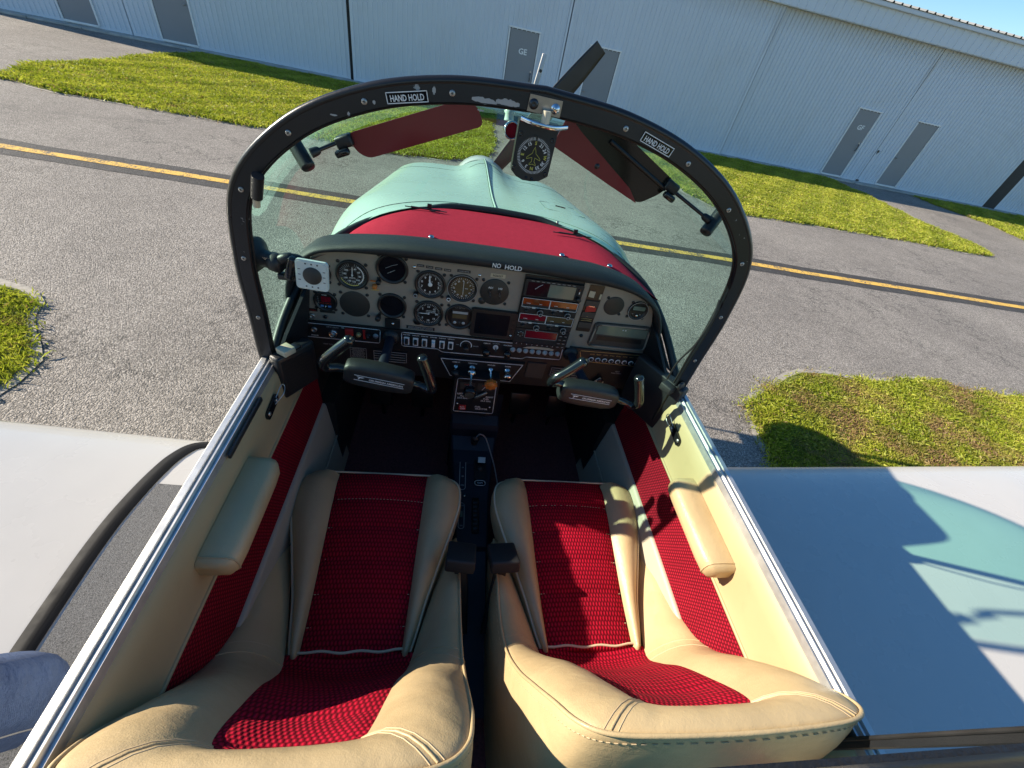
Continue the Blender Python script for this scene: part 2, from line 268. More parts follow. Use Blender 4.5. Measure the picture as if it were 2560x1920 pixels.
# ------------------------------------------------------------------ mesh helpers
class MB:
    """collects shapes, then becomes ONE mesh object"""
    def __init__(s): s.v = []; s.f = []; s.m = []; s.s = []; s.u = []; s.mats = []
    def add(s, vs, fs, mat, smooth=False, uv=None):
        k = len(s.v); s.v += [tuple(p) for p in vs]
        s.u += list(uv) if uv else [(p[0], p[1]) for p in vs]
        if mat not in s.mats: s.mats.append(mat)
        i = s.mats.index(mat)
        for f in fs: s.f.append(tuple(k+a for a in f)); s.m.append(i); s.s.append(smooth)
        return s
    def mesh(s, name, origin=None):
        me = bpy.data.meshes.new(name)
        o = Vector(origin) if origin is not None else sum((Vector(p) for p in s.v), Vector())/max(1, len(s.v))
        me.from_pydata([(p[0]-o.x, p[1]-o.y, p[2]-o.z) for p in s.v], [], s.f)
        for mt in s.mats: me.materials.append(MT[mt])
        me.polygons.foreach_set('material_index', s.m); me.polygons.foreach_set('use_smooth', s.s)
        ul = me.uv_layers.new(name='UVMap'); li = np.zeros(len(me.loops), dtype=np.int32); me.loops.foreach_get('vertex_index', li)
        ul.data.foreach_set('uv', np.array(s.u, dtype=np.float32)[li].ravel())
        me.update(); return me, o
    def build(s, name, parent=None, origin=None, sharp=None, **tags):
        me, o = s.mesh(name, origin); ob = bpy.data.objects.new(name, me); COL.objects.link(ob); ob.location = o
        if sharp is not None: me.set_sharp_from_angle(angle=R(sharp))
        attach(ob, parent); tag(ob, **tags); return ob
    # shapes
    def box(s, c, size, mat, rot=None, bevel=0.0, seg=2):
        bm = bmesh.new(); bmesh.ops.create_cube(bm, size=1.0)
        bmesh.ops.scale(bm, vec=Vector(size), verts=bm.verts)
        if bevel: bmesh.ops.bevel(bm, geom=bm.edges[:], offset=bevel, segments=seg, affect='EDGES', profile=0.5)
        M_ = Matrix.Translation(Vector(c)) @ (rot.to_4x4() if rot is not None else Matrix.Identity(4))
        bm.verts.index_update()
        s.add([M_ @ v.co for v in bm.verts], [[v.index for v in f.verts] for f in bm.faces], mat, bool(bevel) and seg > 1); bm.free(); return s
    def lathe(s, o, axis, prof, mat, n=24, smooth=True, cap=True, elong=1.0, xref=None):
        o = Vector(o); a = Vector(axis).normalized(); x = Vector(xref) if xref is not None else (Vector((0, 0, 1)) if abs(a.z) < 0.9 else Vector((1, 0, 0)))
        x = (x-a*x.dot(a)).normalized(); y = a.cross(x)
        vs = []; fs = []
        for r, h in prof:
            for k in range(n):
                t = 2*math.pi*k/n; vs.append(o+a*h+x*(r*math.cos(t))+y*(r*elong*math.sin(t)))
        for j in range(len(prof)-1):
            for k in range(n): fs.append((j*n+k, j*n+(k+1) % n, (j+1)*n+(k+1) % n, (j+1)*n+k))
        s.add(vs, fs, mat, smooth)
        if cap:
            for j, rev in ((0, True), (len(prof)-1, False)):
                if prof[j][0] > 1e-5:
                    ring = [vs[j*n+k] for k in range(n)]; s.add(ring, [list(range(n))[::-1] if rev else list(range(n))], mat, False)
        return s
    def cyl(s, p0, p1, r, mat, n=16, r1=None):
        p0 = Vector(p0); p1 = Vector(p1); return s.lathe(p0, p1-p0, [(r, 0), (r if r1 is None else r1, (p1-p0).length)], mat, n)
    def tube(s, pts, r, mat, n=8, closed=False, flat=1.0, up=None):
        pts = [Vector(p) for p in pts]; N = len(pts); vs = []; fs = []; rs = r if isinstance(r, (list, tuple)) else [r]*N
        prev = None
        for i in range(N):
            t = (pts[(i+1) % N]-pts[i-1]) if closed else (pts[min(i+1, N-1)]-pts[max(i-1, 0)])
            t.normalize()
            if up is not None: x = Vector(up)
            elif prev is None: x = Vector((0, 0, 1)) if abs(t.z) < 0.9 else Vector((1, 0, 0))
            else: x = prev
            x = (x-t*x.dot(t)).normalized(); prev = x; y = t.cross(x)
            for k in range(n):
                a = 2*math.pi*k/n; vs.append(pts[i]+x*(rs[i]*math.cos(a))+y*(rs[i]*flat*math.sin(a)))
        for i in range(N if closed else N-1):
            for k in range(n):
                a = i*n+k; b_ = i*n+(k+1) % n; c = ((i+1) % N)*n+(k+1) % n; d = ((i+1) % N)*n+k; fs.append((a, b_, c, d))
        s.add(vs, fs, mat, True)
        if not closed: s.add(vs[:n], [list(range(n))[::-1]], mat); s.add(vs[-n:], [list(range(n))], mat)
        return s
    def sheet(s, rows, mat, smooth=True, uv=None, wrap=False):
        h = len(rows); w = len(rows[0]); vs = [p for r in rows for p in r]; fs = []
        for j in range(h-1):
            for k in range(w if wrap else w-1): fs.append((j*w+k, j*w+(k+1) % w, (j+1)*w+(k+1) % w, (j+1)*w+k))
        return s.add(vs, fs, mat, smooth, [q for r in uv for q in r] if uv else None)
    def prism(s, poly, f, d0, d1, mat, smooth_side=False):
        """poly in 2D, f(u, v, d) -> 3D"""
        n = len(poly); a = [f(u, v, d0) for u, v in poly]; b_ = [f(u, v, d1) for u, v in poly]
        s.add(a, [list(range(n))], mat); s.add(b_, [list(range(n))[::-1]], mat)
        s.add(a+b_, [(k, n+k, n+(k+1) % n, (k+1) % n) for k in range(n)], mat, smooth_side); return s
    def frame(s, poly, f, w, d, mat, d0=0.0, closed=True):
        """a thin raised line along a 2D outline"""
        n = len(poly)
        for k in range(n if closed else n-1):
            p = Vector(poly[k]); q = Vector(poly[(k+1) % n]); t = (q-p); L = t.length
            if L < 1e-6: continue
            t /= L; nn = Vector((-t.y, t.x))*w*0.5; e = t*w*0.45
            s.prism([tuple(p-e-nn), tuple(q+e-nn), tuple(q+e+nn), tuple(p-e+nn)], f, d0, d0+d, mat)
        return s
    def text(s, txt, f, u, v, size, mat, d=0.0008, d0=0.0003, ang=0.0, width=None, align='CENTER'):
        vs, fs, w, h = glyphs(txt)
        k = size; kx = size if width is None else width/max(w, 1e-6)
        ca, sa = math.cos(ang), math.sin(ang)
        ox = -w/2 if align == 'CENTER' else 0.0
        out = []
        for x, y in vs:
            a = (x+ox)*kx; b_ = (y-0.34)*k; out.append(f(u+a*ca-b_*sa, v+a*sa+b_*ca, d0+d))
        return s.add(out, fs, mat)

_G = {}
def glyphs(txt):
    if txt not in _G:
        c = bpy.data.curves.new('glyph', 'FONT'); c.body = txt; c.size = 1.0; c.resolution_u = 2; c.offset = 0.022
        o = bpy.data.objects.new('glyph', c); me = bpy.data.meshes.new_from_object(o)
        vs = [(v.co.x, v.co.y) for v in me.vertices]; fs = [tuple(p.vertices) for p in me.polygons]
        x0 = min(v[0] for v in vs); x1 = max(v[0] for v in vs); ys = [v[1] for v in vs]
        _G[txt] = ([(x-x0, y) for x, y in vs], fs, x1-x0, max(ys))
        bpy.data.objects.remove(o); bpy.data.meshes.remove(me); bpy.data.curves.remove(c)
    return _G[txt]
def attach(ob, parent):
    if parent is not None:
        bpy.context.view_layer.update() if parent.parent is None and parent.type == 'EMPTY' and parent.rotation_euler.z else None
        ob.parent = parent; ob.matrix_parent_inverse = WORLD[parent.name].inverted()
    WORLD[ob.name] = Matrix.LocRotScale(ob.location, ob.rotation_euler, ob.scale)
WORLD = {}
def tag(o, label=None, cat=None, group=None, kind=None):
    if label: o['label'] = label
    if cat: o['category'] = cat
    if group: o['group'] = group
    if kind: o['kind'] = kind
def thing(name, label, cat, loc=(0, 0, 0), rz=0.0, group=None):
    o = bpy.data.objects.new(name, None); COL.objects.link(o); o.location = loc; o.rotation_euler = (0, 0, rz); o.empty_display_size = 0.2
    WORLD[o.name] = Matrix.LocRotScale(o.location, o.rotation_euler, o.scale); tag(o, label, cat, group); return o
def inst(name, me, loc, parent, rot=None):
    o = bpy.data.objects.new(name, me); COL.objects.link(o); o.location = loc
    if rot is not None: o.rotation_euler = rot.to_euler()
    attach(o, parent); return o
def rrect(u0, v0, u1, v1, r, n=4):
    out = []
    for cx, cy, a0 in ((u1-r, v1-r, 0), (u0+r, v1-r, 90), (u0+r, v0+r, 180), (u1-r, v0+r, 270)):
        for k in range(n+1): a = R(a0+90*k/n); out.append((cx+r*math.cos(a), cy+r*math.sin(a)))
    return out
def rpoly(pts, r, n=4):
    out = []; N = len(pts)
    for i in range(N):
        p = Vector(pts[i]); a = Vector(pts[i-1]); b_ = Vector(pts[(i+1) % N])
        da = (a-p); db = (b_-p); rr = min(r, da.length*0.45, db.length*0.45); A = p+da.normalized()*rr; B_ = p+db.normalized()*rr
        for k in range(n+1): t = k/n; q = A*(1-t)**2+p*2*t*(1-t)+B_*t*t; out.append((q.x, q.y))
    return out
def spline(pts, n, closed=False):
    P = [Vector(p) for p in pts]; N = len(P); out = []
    segs = N if closed else N-1
    for i in range(segs):
        p0 = P[i-1] if (closed or i > 0) else P[0]*2-P[1]; p1 = P[i % N]; p2 = P[(i+1) % N]
        p3 = P[(i+2) % N] if (closed or i+2 < N) else P[-1]*2-P[-2]
        for k in range(n):
            t = k/n; out.append(0.5*((2*p1)+(p2-p0)*t+(2*p0-5*p1+4*p2-p3)*t*t+(3*p1-p0-3*p2+p3)*t**3))
    if not closed: out.append(P[-1].copy())
    return out
def struct(mb, name, **k): return mb.build(name, kind='structure', **k)

# ------------------------------------------------------------------ the ground
mb = MB(); mb.add([(-300, -300, 0), (300, -300, 0), (300, 300, 0), (-300, 300, 0)], [(0, 1, 2, 3)], 'asphalt'); g = struct(mb, 'asphalt_taxiway', origin=(0, 0, 0))
def line_y(x): return 5.965-0.0205*x+0.02*math.sin(x*0.55)+0.012*math.sin(x*1.7+1)
def stripe(name, w, z, mat, wob):
    mb = MB(); rows = []
    for k in range(241):
        x = -40+k*80/240; y = line_y(x); a = wob*math.sin(x*2.3)+wob*math.sin(x*5.1+2); b_ = wob*math.sin(x*2.9+1)+wob*math.sin(x*6.3)
        rows.append([(x, y-w/2+a, z), (x, y+w/2+b_, z)])
    mb.sheet(rows, mat, False); return struct(mb, name, origin=(0, 0, z))
stripe('black_line_border', 0.50, 0.004, 'black_road_paint', 0.008)
stripe('yellow_taxiway_line', 0.135, 0.008, 'yellow_road_paint', 0.004)

ISL = {
 'a': [(-8.07, 9.44), (-8.27, 10.43), (-8.1, 11.6), (-8.0, 12.9), (-7.9, 14.0), (-7.6, 15.5), (0.75, 15.4), (0.62, 12.6), (0.55, 10.6), (0.40, 9.5), (-0.35, 8.92), (-1.27, 8.68), (-3.72, 8.85), (-5.04, 8.88), (-5.79, 8.86), (-6.9, 8.90), (-7.9, 9.2)],
 'b': [(5.0, 15.3), (8.6, 15.2), (12.9, 15.1), (13.0, 13.4), (12.95, 12.0), (12.75, 10.7), (13.2, 9.9), (12.9, 8.75), (11.7, 8.61), (9.74, 8.78), (6.83, 8.65), (5.97, 8.65), (5.3, 8.8), (4.95, 9.7), (4.9, 12)],
 'c': [(16.4, 15.0), (16.6, 13.6), (16.95, 12.5), (16.8, 10.9), (17.0, 9.2), (18, 8.6), (26, 8.5), (26, 14.8)],
 'd': [(2.44, -6), (2.40, 0.6), (2.44, 1.78), (2.49, 2.08), (2.56, 2.28), (2.66, 2.52), (3.05, 2.84), (3.58, 3.06), (4.03, 3.02), (4.42, 3.03), (5.07, 3.12), (5.6, 3.05), (6.56, 3.0), (14, 2.8), (14, -6)],
 'e': [(-2.80, -6), (-2.78, 1.2), (-2.80, 2.1), (-2.83, 2.3), (-2.99, 2.59), (-3.12, 2.78), (-3.20, 2.95), (-3.41, 3.1), (-3.7, 3.18), (-5, 3.25), (-14, 3.4), (-14, -6)]}
def outline(pts, grow, wob, seed):
    P = []; N = len(pts)
    for i in range(N):
        a = Vector(pts[i]); b_ = Vector(pts[(i+1) % N]); L = (b_-a).length; k = max(1, int(L/0.12))
        if k > 60: k = 60
        for j in range(k): P.append(a+(b_-a)*(j/k))
    c = sum(P, Vector((0, 0)))/len(P); out = []; M_ = len(P)
    area = sum(P[i].x*P[(i+1) % M_].y-P[(i+1) % M_].x*P[i].y for i in range(M_)); sg = 1 if area > 0 else -1
    for i, p in enumerate(P):
        t = (P[(i+1) % M_]-P[i-1]).normalized(); nn = Vector((t.y, -t.x))*sg
        w = wob*(math.sin(i*0.61+seed)+math.sin(i*0.23+2*seed)+0.7*math.sin(i*1.37+seed*3))
        out.append(p+nn*(grow+w))
    return out
plain('sand', (0.36, 0.33, 0.285), 0.9, var=0.22, vs_=25, bmp=0.5, bs=120)
for k, (key, pts) in enumerate(ISL.items()):
    for nm, gr, z, mt in (('sandy_edge', 0.045, 0.006, 'sand'), ('verge_soil', -0.02, 0.012, 'soil')):
        o2 = outline(pts, gr, 0.03, k+1); bm = bmesh.new(); fs = bm.faces.new([bm.verts.new((p.x, p.y, 0)) for p in o2])
        bmesh.ops.triangulate(bm, faces=[fs]); me = bpy.data.meshes.new(nm); bm.to_mesh(me); bm.free(); me.materials.append(MT[mt])
        if me.polygons[0].normal.z < 0: me.flip_normals()
        o = bpy.data.objects.new(nm, me); COL.objects.link(o); o.location = (0, 0, z); o['kind'] = 'structure'
def inside(P, X, Y):
    r = np.zeros(len(X), bool); n = len(P)
    for i in range(n):
        x0, y0 = P[i]; x1, y1 = P[(i+1) % n]
        if y0 == y1: continue
        c = ((Y < y0) != (Y < y1)) & (X < (x1-x0)*(Y-y0)/(y1-y0)+x0); r ^= c
    return r
def field(X, Y, f, s):
    return (np.sin(X*f+s)*np.cos(Y*f*1.3+s*2)+np.sin(X*f*2.1-Y*f*1.7+s*3)*0.6+np.sin(Y*f*3.7+X*f*2.9+s)*0.4)/2
def lawn(key, box, dens, hgt, wid, label, dry):
    x0, x1, y0, y1 = box; N = int((x1-x0)*(y1-y0)*dens)
    X = rng.uniform(x0, x1, N); Y = rng.uniform(y0, y1, N)
    edge = np.abs(rng.normal(0.0, 0.075, N))
    ok = inside([tuple(p) for p in outline(ISL[key], 0.0, 0.035, 3)], X+edge*rng.uniform(-1, 1, N), Y+edge*rng.uniform(-1, 1, N))
    patch = field(X, Y, 2.3, 1.0)+field(X, Y, 7.0, 2.0)*0.7
    ok &= rng.uniform(0, 1, N) < np.clip(0.95+patch*0.5, 0.25, 1)
    X = X[ok]; Y = Y[ok]; N = len(X)
    patch = field(X, Y, 1.7, 4.0)+field(X, Y, 6.0, 5.0)*0.8
    h = hgt*rng.uniform(0.45, 1.25, N)*(1+0.25*patch); a = rng.uniform(0, 2*np.pi, N); lean = np.abs(rng.normal(0.55, 0.4, N)); la = rng.uniform(0, 2*np.pi, N)
    w = wid*rng.uniform(0.6, 1.3, N)
    V = np.zeros((N, 4, 3), np.float32); dx = np.cos(a)*w/2; dy = np.sin(a)*w/2
    V[:, 0] = np.stack([X-dx, Y-dy, np.full(N, 0.01)], 1); V[:, 1] = np.stack([X+dx, Y+dy, np.full(N, 0.01)], 1)
    V[:, 2] = np.stack([X+dx*0.7+np.cos(la)*lean*h*0.45, Y+dy*0.7+np.sin(la)*lean*h*0.45, 0.01+h*0.62], 1)
    V[:, 3] = np.stack([X+np.cos(la)*lean*h*1.15, Y+np.sin(la)*lean*h*1.15, 0.01+h*(1.0-0.18*lean)], 1)
    idx = np.arange(N)*4; F = np.stack([idx, idx+1, idx+2, idx, idx+2, idx+3], 1).reshape(-1, 3)
    me = bpy.data.meshes.new('grass'); me.vertices.add(N*4); me.vertices.foreach_set('co', V.ravel())
    me.loops.add(F.size); me.loops.foreach_set('vertex_index', F.ravel().astype(np.int32)); me.polygons.add(len(F)); me.polygons.foreach_set('loop_start', (np.arange(len(F))*3).astype(np.int32))
    me.update(calc_edges=True)
    tone = np.clip(0.5+0.35*field(X, Y, 3.1, 7.0)+rng.normal(0, 0.22, N), 0, 1); dr = np.clip((patch*-0.9-1.05+dry)*1.3+rng.normal(0, 0.12, N), 0, 1)*(rng.uniform(0, 1, N) < 0.8)
    dr = np.maximum(dr, (rng.uniform(0, 1, N) < 0.07)*0.9)
    C = np.zeros((N, 4, 4), np.float32); C[:, :, 0] = tone[:, None]; C[:, :, 1] = dr[:, None]; C[:, :, 3] = 1
    at_ = me.color_attributes.new('tone', 'FLOAT_COLOR', 'POINT'); at_.data.foreach_set('color', C.ravel())
    me.materials.append(MT['grass_blade']); o = bpy.data.objects.new('grass', me); COL.objects.link(o); tag(o, label, 'grass', kind='stuff')
lawn('a', (-8.4, 0.9, 8.5, 15.4), 5200, 0.062, 0.012, 'bright green grass island left of centre before the hangar', 0.15)
lawn('b', (4.7, 13.3, 8.5, 15.2), 5200, 0.062, 0.012, 'bright green grass island at the right before the hangar', 0.1)
lawn('c', (16.3, 22.5, 9.0, 14.9), 2200, 0.07, 0.016, 'green grass strip at the far right by the black post', 0.0)
lawn('d', (2.3, 7.5, 1.2, 3.2), 15000, 0.034, 0.0075, 'near grass patch with brown tufts beyond the right wing', 1.15)
lawn('e', (-5.0, -2.7, 1.0, 3.4), 13000, 0.040, 0.008, 'near weedy grass patch ahead of the left wing', 0.3)

# ------------------------------------------------------------------ the hangar
HR = math.atan(-0.0235); HL = Vector((0, 15.78, 0))
hangar = thing('hangar', 'long white ribbed steel hangar with grey walk doors across the taxiway', 'hangar', HL, HR)
HM = Matrix.LocRotScale(HL, Matrix.Rotation(HR, 3, 'Z').to_quaternion(), None)
def hpart(mb, name, parent=None, **k):
    me, o = mb.mesh(name); ob = bpy.data.objects.new(name, me); COL.objects.link(ob)
    if parent is None: ob.parent = hangar; ob.location = o; ob['_l'] = list(o)
    else: ob.parent = parent; ob.location = o-Vector(parent['_l'])
    tag(ob, **k); return ob
def ribbed(mb, x0, x1, z0, z1, y, pitch=0.136, rw=0.026, rh=0.026, mat='wall_metal'):
    prof = []; x = x0; k = 0
    prof.append((x0, y))
    c = x0+pitch*0.5
    while c < x1-pitch*0.3:
        prof += [(c-rw/2-0.008, y), (c-rw/2, y-rh), (c+rw/2, y-rh), (c+rw/2+0.008, y)]; c += pitch
    prof.append((x1, y))
    mb.sheet([[(a, b_, z0) for a, b_ in prof], [(a, b_, z1) for a, b_ in prof]], mat, False)
    mb.box(((x0+x1)/2, y+0.03, (z0+z1)/2), (x1-x0, 0.05, z1-z0-0.01), mat)
LEAF = [(-15.5, -9.575, 0), (-9.545, -3.64, 0), (-3.53, 2.615, -0.10), (2.645, 8.70, -0.10), (8.79, 14.335, 0), (14.365, 20.10, 0), (20.68, 27.0, 0)]
for x0, x1, y in LEAF:
    mb = MB(); ribbed(mb, x0, x1, 0.05, 3.97, y); p = hpart(mb, 'door_leaf')
    t = MB()
    for xx in (x0+0.03, x1-0.03): t.box((xx, y-0.012, 2.0), (0.06, 0.02, 3.9), 'wall_metal')
    t.box(((x0+x1)/2, y-0.014, 0.085), (x1-x0-0.13, 0.016, 0.06), 'wall_metal'); hpart(t, 'edge_trim', p)
mb = MB(); mb.box((-3.585, 0.02, 2.0), (0.10, 0.03, 3.9), 'post_and_shadow_black'); hpart(mb, 'door_gap')
mb = MB(); mb.box((20.39, 0.0, 2.0), (0.56, 0.06, 3.95), 'post_and_shadow_black'); hpart(mb, 'door_post')
mb = MB()
for xx in (8.72, 8.76): mb.box((xx, -0.03, 2.0), (0.022, 0.14, 3.9), 'wall_metal')
hpart(mb, 'corner_post')
mb = MB(); ribbed(mb, -16, 28, 3.93, 4.38, -0.24, 0.27, 0.05, 0.015); mb.box((6, -0.10, 3.925), (44, 0.26, 0.02), 'wall_metal'); hpart(mb, 'fascia')
mb = MB(); mb.box((6, -0.30, 4.43), (44, 0.10, 0.10), 'wall_metal', bevel=0.008); hpart(mb, 'gutter')
mb = MB(); sl = math.tan(R(7)); pr = []; c = -16.0
pr.append((c, 0))
while c < 28: pr += [(c+0.10, 0), (c+0.125, 0.045), (c+0.155, 0.045), (c+0.18, 0)]; c += 0.283
mb.sheet([[(a, -0.38, 4.49+h) for a, h in pr], [(a, 11.0, 4.49+11.4*sl+h) for a, h in pr]], 'roof_metal', False)
mb.sheet([[(28, -0.38, 4.485), (-16, -0.38, 4.485)], [(28, 11.0, 4.485+11.4*sl), (-16, 11.0, 4.485+11.4*sl)]], 'roof_metal', False); hpart(mb, 'roof')
mb = MB()
for k in range(34):
    ww = 1.28; mb.box((-15.2+k*1.3, -0.17+0.01*math.sin(k*2.1), 0.025), (ww, 0.40, 0.05+0.006*math.sin(k*3.3)), 'concrete', bevel=0.008, seg=1)
hpart(mb, 'concrete_sill')
mb = MB(); mb.box((6, 6.0, 2.2), (43.8, 11.0, 4.3), 'wall_metal'); hpart(mb, 'hall_core')
def walk_door(x0, x1, y, txt, handle, hs):
    z0, z1 = 0.12, 2.07; w = x1-x0; f = lambda u, v, d: (u, y-0.030-d, v)
    mb = MB(); mb.box(((x0+x1)/2, y-0.022, (z0+z1)/2), (w, 0.016, z1-z0), 'door_grey'); mb.box(((x0+x1)/2, y-0.016, (z0+z1)/2), (w+0.05, 0.006, z1-z0+0.05), 'post_and_shadow_black'); p = hpart(mb, 'walk_door')  # black plate behind the leaf draws a shadow line so it looks recessed
    fr = MB()
    for xx in (x0-0.036, x1+0.036): fr.box((xx, y-0.030, (z0+z1)/2), (0.042, 0.04, z1-z0+0.0), 'white_print', bevel=0.003, seg=1)
    fr.box(((x0+x1)/2, y-0.031, z1+0.036), (w+0.13, 0.042, 0.042), 'white_print', bevel=0.003, seg=1)
    fr.box(((x0+x1)/2, y-0.036, z0-0.025), (w+0.05, 0.05, 0.045), 'white_print', bevel=0.003, seg=1); hpart(fr, 'door_frame', p)
    hx = x1-0.07 if hs > 0 else x0+0.07
    if handle:
        h = MB(); h.tube([(hx, y-0.03, 1.14), (hx, y-0.075, 1.10), (hx-0.012, y-0.08, 1.03), (hx, y-0.075, 0.97), (hx, y-0.03, 0.93)], 0.011, 'dark_steel', 8); h.box((hx, y-0.033, 1.16), (0.03, 0.006, 0.06), 'brushed'); hpart(h, 'pull_handle', p)
    else:
        h = MB(); h.lathe((hx, y-0.03, 0.99), (0, -1, 0), [(0.026, 0), (0.026, 0.008), (0.012, 0.012), (0.012, 0.03), (0.022, 0.036), (0.020, 0.052), (0, 0.055)], 'screw_steel', 14); hpart(h, 'door_knob', p)
    if txt:
        t = MB(); t.text(txt, f, (x0+x1)/2+0.02, 1.60, 0.19, 'white_print', 0.001, 0.0005, width=0.25)
        # stencil bridges
        hpart(t, 'stencil_letters', p)
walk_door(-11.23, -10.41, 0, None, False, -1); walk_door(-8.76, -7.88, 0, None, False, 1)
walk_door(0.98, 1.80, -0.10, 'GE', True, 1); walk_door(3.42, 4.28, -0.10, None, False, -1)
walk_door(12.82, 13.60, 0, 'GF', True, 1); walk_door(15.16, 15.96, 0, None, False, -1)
mb = MB(); mb.box((14.42, -0.03, 1.06), (0.07, 0.03, 0.07), 'dark_steel', bevel=0.006); mb.cyl((14.42, -0.03, 1.03), (14.42, -0.03, 0.97), 0.012, 'dark_steel'); hpart(mb, 'padlock')
mb = MB(); mb.box((14.36, -0.02, 0.09), (0.12, 0.05, 0.05), 'dark_steel', bevel=0.006); hpart(mb, 'floor_bolt')

# ------------------------------------------------------------------ the airplane, outside
plane = thing('airplane', 'small low-wing airplane with open red and beige cockpit seen from above', 'airplane', (0, 0.4, 0))
CH = 1.36; YLE = 1.015
def z_le(x): return 0.92+0.0875*(abs(x)-1.13)
def foil(t, up=1):
    t = min(max(t, 0.0), 1.0); yt = 5*0.125*CH*(0.2969*math.sqrt(t)-0.126*t-0.3516*t*t+0.2843*t**3-0.1015*t**4); zc = 0.018*CH*4*t*(1-t)
    return zc+up*yt-0.012*t
def wing_top(x, y): return z_le(x)+foil((YLE-y)/CH)
TS = [0.5*(1-math.cos(math.pi*k/26)) for k in range(27)]
def wing(sgn):
    mb = MB(); rows = []
    xs = [0.56, 0.62, 0.8, 1.1, 1.6, 2.2, 2.9, 3.6, 4.4, 4.78]
    for x in xs:
        ring = [(sgn*x, YLE-CH*t, z_le(x)+foil(t)) for t in TS[::-1]]+[(sgn*x, YLE-CH*t, z_le(x)+foil(t, -1)) for t in TS[1:]]
        rows.append(ring)
    mb.sheet(rows, 'white_paint', True); mb.add(rows[-1], [list(range(len(rows[-1])))], 'white_paint')
    w = mb.build('wing', plane)
    for x in ((2.62, 3.9) if sgn > 0 else (1.95, 3.4)):            # chordwise skin laps
        s = MB(); s.sheet([[(sgn*x, YLE-CH*t, wing_top(x, YLE-CH*t)+0.0015) for t in TS[2:-2]], [(sgn*(x+0.018), YLE-CH*t, wing_top(x+0.018, YLE-CH*t)+0.003) for t in TS[2:-2]], [(sgn*(x+0.022), YLE-CH*t, wing_top(x+0.022, YLE-CH*t)-0.001) for t in TS[2:-2]]], 'white_paint', False); s.build('skin_lap', w)
    f = MB(); rows = []                                              # root fillet
    for k in range(15):
        y = YLE-0.02-CH*k/15.0; rows.append([(sgn*(0.60+0.10*a), y, wing_top(0.62+0.10*a, y)+0.10*(1-a)**2+0.002) for a in (0, 0.2, 0.4, 0.6, 0.8, 1.0)])
    f.sheet(rows, 'white_paint'); f.build('root_fillet', w)
    return w
wl_ = wing(-1); wr_ = wing(1)
# wing walk on the left wing: grey non-skid inside a curved black rubber edge
edge = spline([(-0.86, 0.995), (-0.925, 0.965), (-0.950, 0.90), (-0.960, 0.83), (-0.968, 0.74), (-0.975, 0.62), (-0.975, 0.42), (-0.975, 0.1), (-0.975, -0.25)], 8)
mb = MB(); rows = []
for i, p in enumerate(edge):
    t = (edge[min(i+1, len(edge)-1)]-edge[max(i-1, 0)]).normalized(); nn = Vector((-t.y, t.x))
    rows.append([(p.x+nn.x*a, p.y+nn.y*a, wing_top(p.x+nn.x*a, p.y+nn.y*a)+h) for a, h in ((-0.023, 0.002), (-0.020, 0.0045), (-0.006, 0.005), (0.0, 0.0075), (0.006, 0.005), (0.018, 0.0045), (0.021, 0.002))])
mb.sheet(rows, 'weather_strip'); mb.build('walk_edge_strip', wl_)
mb = MB(); rows = []
for k in range(24):
    y = 0.78-1.05*k/23
    xo = next((p.x for p in edge if p.y <= y), -0.975)+0.03
    rows.append([(xo+(-0.66-xo)*a/8, y, wing_top(xo+(-0.66-xo)*a/8, y)+0.006+0.10*max(0, (a/8-0.8)/0.2)**2*0.3) for a in range(9)])
mb.sheet(rows, 'nonskid'); mb.build('wing_walk', wl_)
# fuselage sides and belly
mb = MB(); rows = []
for y in [-1.7, -1.2, -0.6, 0, 0.5, 0.83, 1.1, 1.36]:
    k = 1.0 if y > -0.6 else 1-0.12*(-0.6-y)/1.1
    half = [(0.5505, 1.492), (0.585, 1.40), (0.605, 1.20), (0.60, 0.95), (0.56, 0.76), (0.42, 0.63), (0, 0.60)]
    rows.append([(-a*k, y, z) for a, z in half]+[(a*k, y, z) for a, z in half[::-1][1:]])
mb.sheet(rows, 'white_paint'); mb.build('fuselage_shell', plane)
# cowling
def cow_w(y): return 0.545-0.045*max(0, (y-1.3)/1.2)
def cow_t(y): return 1.745-0.163*(y-1.33)
def sstep(t): t = min(1, max(0, t)); return t*t*(3-2*t)
def cow_z(x, y):
    w = cow_w(y); a = min(0.999, abs(x)/w); n_ = 3.2+1.8*sstep((y-1.10)/0.40); z = 1.25+(cow_t(y)-1.25)*(1-a**n_)**(1/n_)
    return z+0.062*sstep((y-1.50)/0.95)*math.exp(-(abs(x)/(0.060+0.035*sstep((y-1.5)/0.9)))**2.4)
WB = [(0, 1.335, 1.745), (0.13, 1.325, 1.743), (0.20, 1.295, 1.737), (0.29, 1.235, 1.728), (0.38, 1.18, 1.708), (0.455, 1.105, 1.672), (0.50, 1.02, 1.62), (0.525, 0.92, 1.56), (0.53, 0.82, 1.51)]
wb = spline(WB, 6); WBASE = [Vector((-p.x, p.y, p.z)) for p in wb[::-1]][:-1]+wb
def wb_y(x):
    x = abs(x)
    for i in range(len(wb)-1):
        if wb[i].x <= x <= wb[i+1].x: return wb[i].y+(wb[i+1].y-wb[i].y)*(x-wb[i].x)/max(1e-6, wb[i+1].x-wb[i].x)
    return wb[-1].y
mb = MB(); rows = []
NY = 34
for j in range(NY+1):
    r_ = []
    for k in range(61):
        a = math.pi*(k/60); c = math.cos(a); y0 = 1.0; y = 1.04+(2.5-1.04)*j/NY
        w = cow_w(y); x = -w*math.copysign(abs(c)**0.62, c)*0.9995
        z = cow_z(x, y) if k not in (0, 60) else 1.25
        r_.append((x, y, z))
    rows.append([(r_[0][0], r_[0][1], 0.85)]+r_+[(r_[-1][0], r_[-1][1], 0.85)])
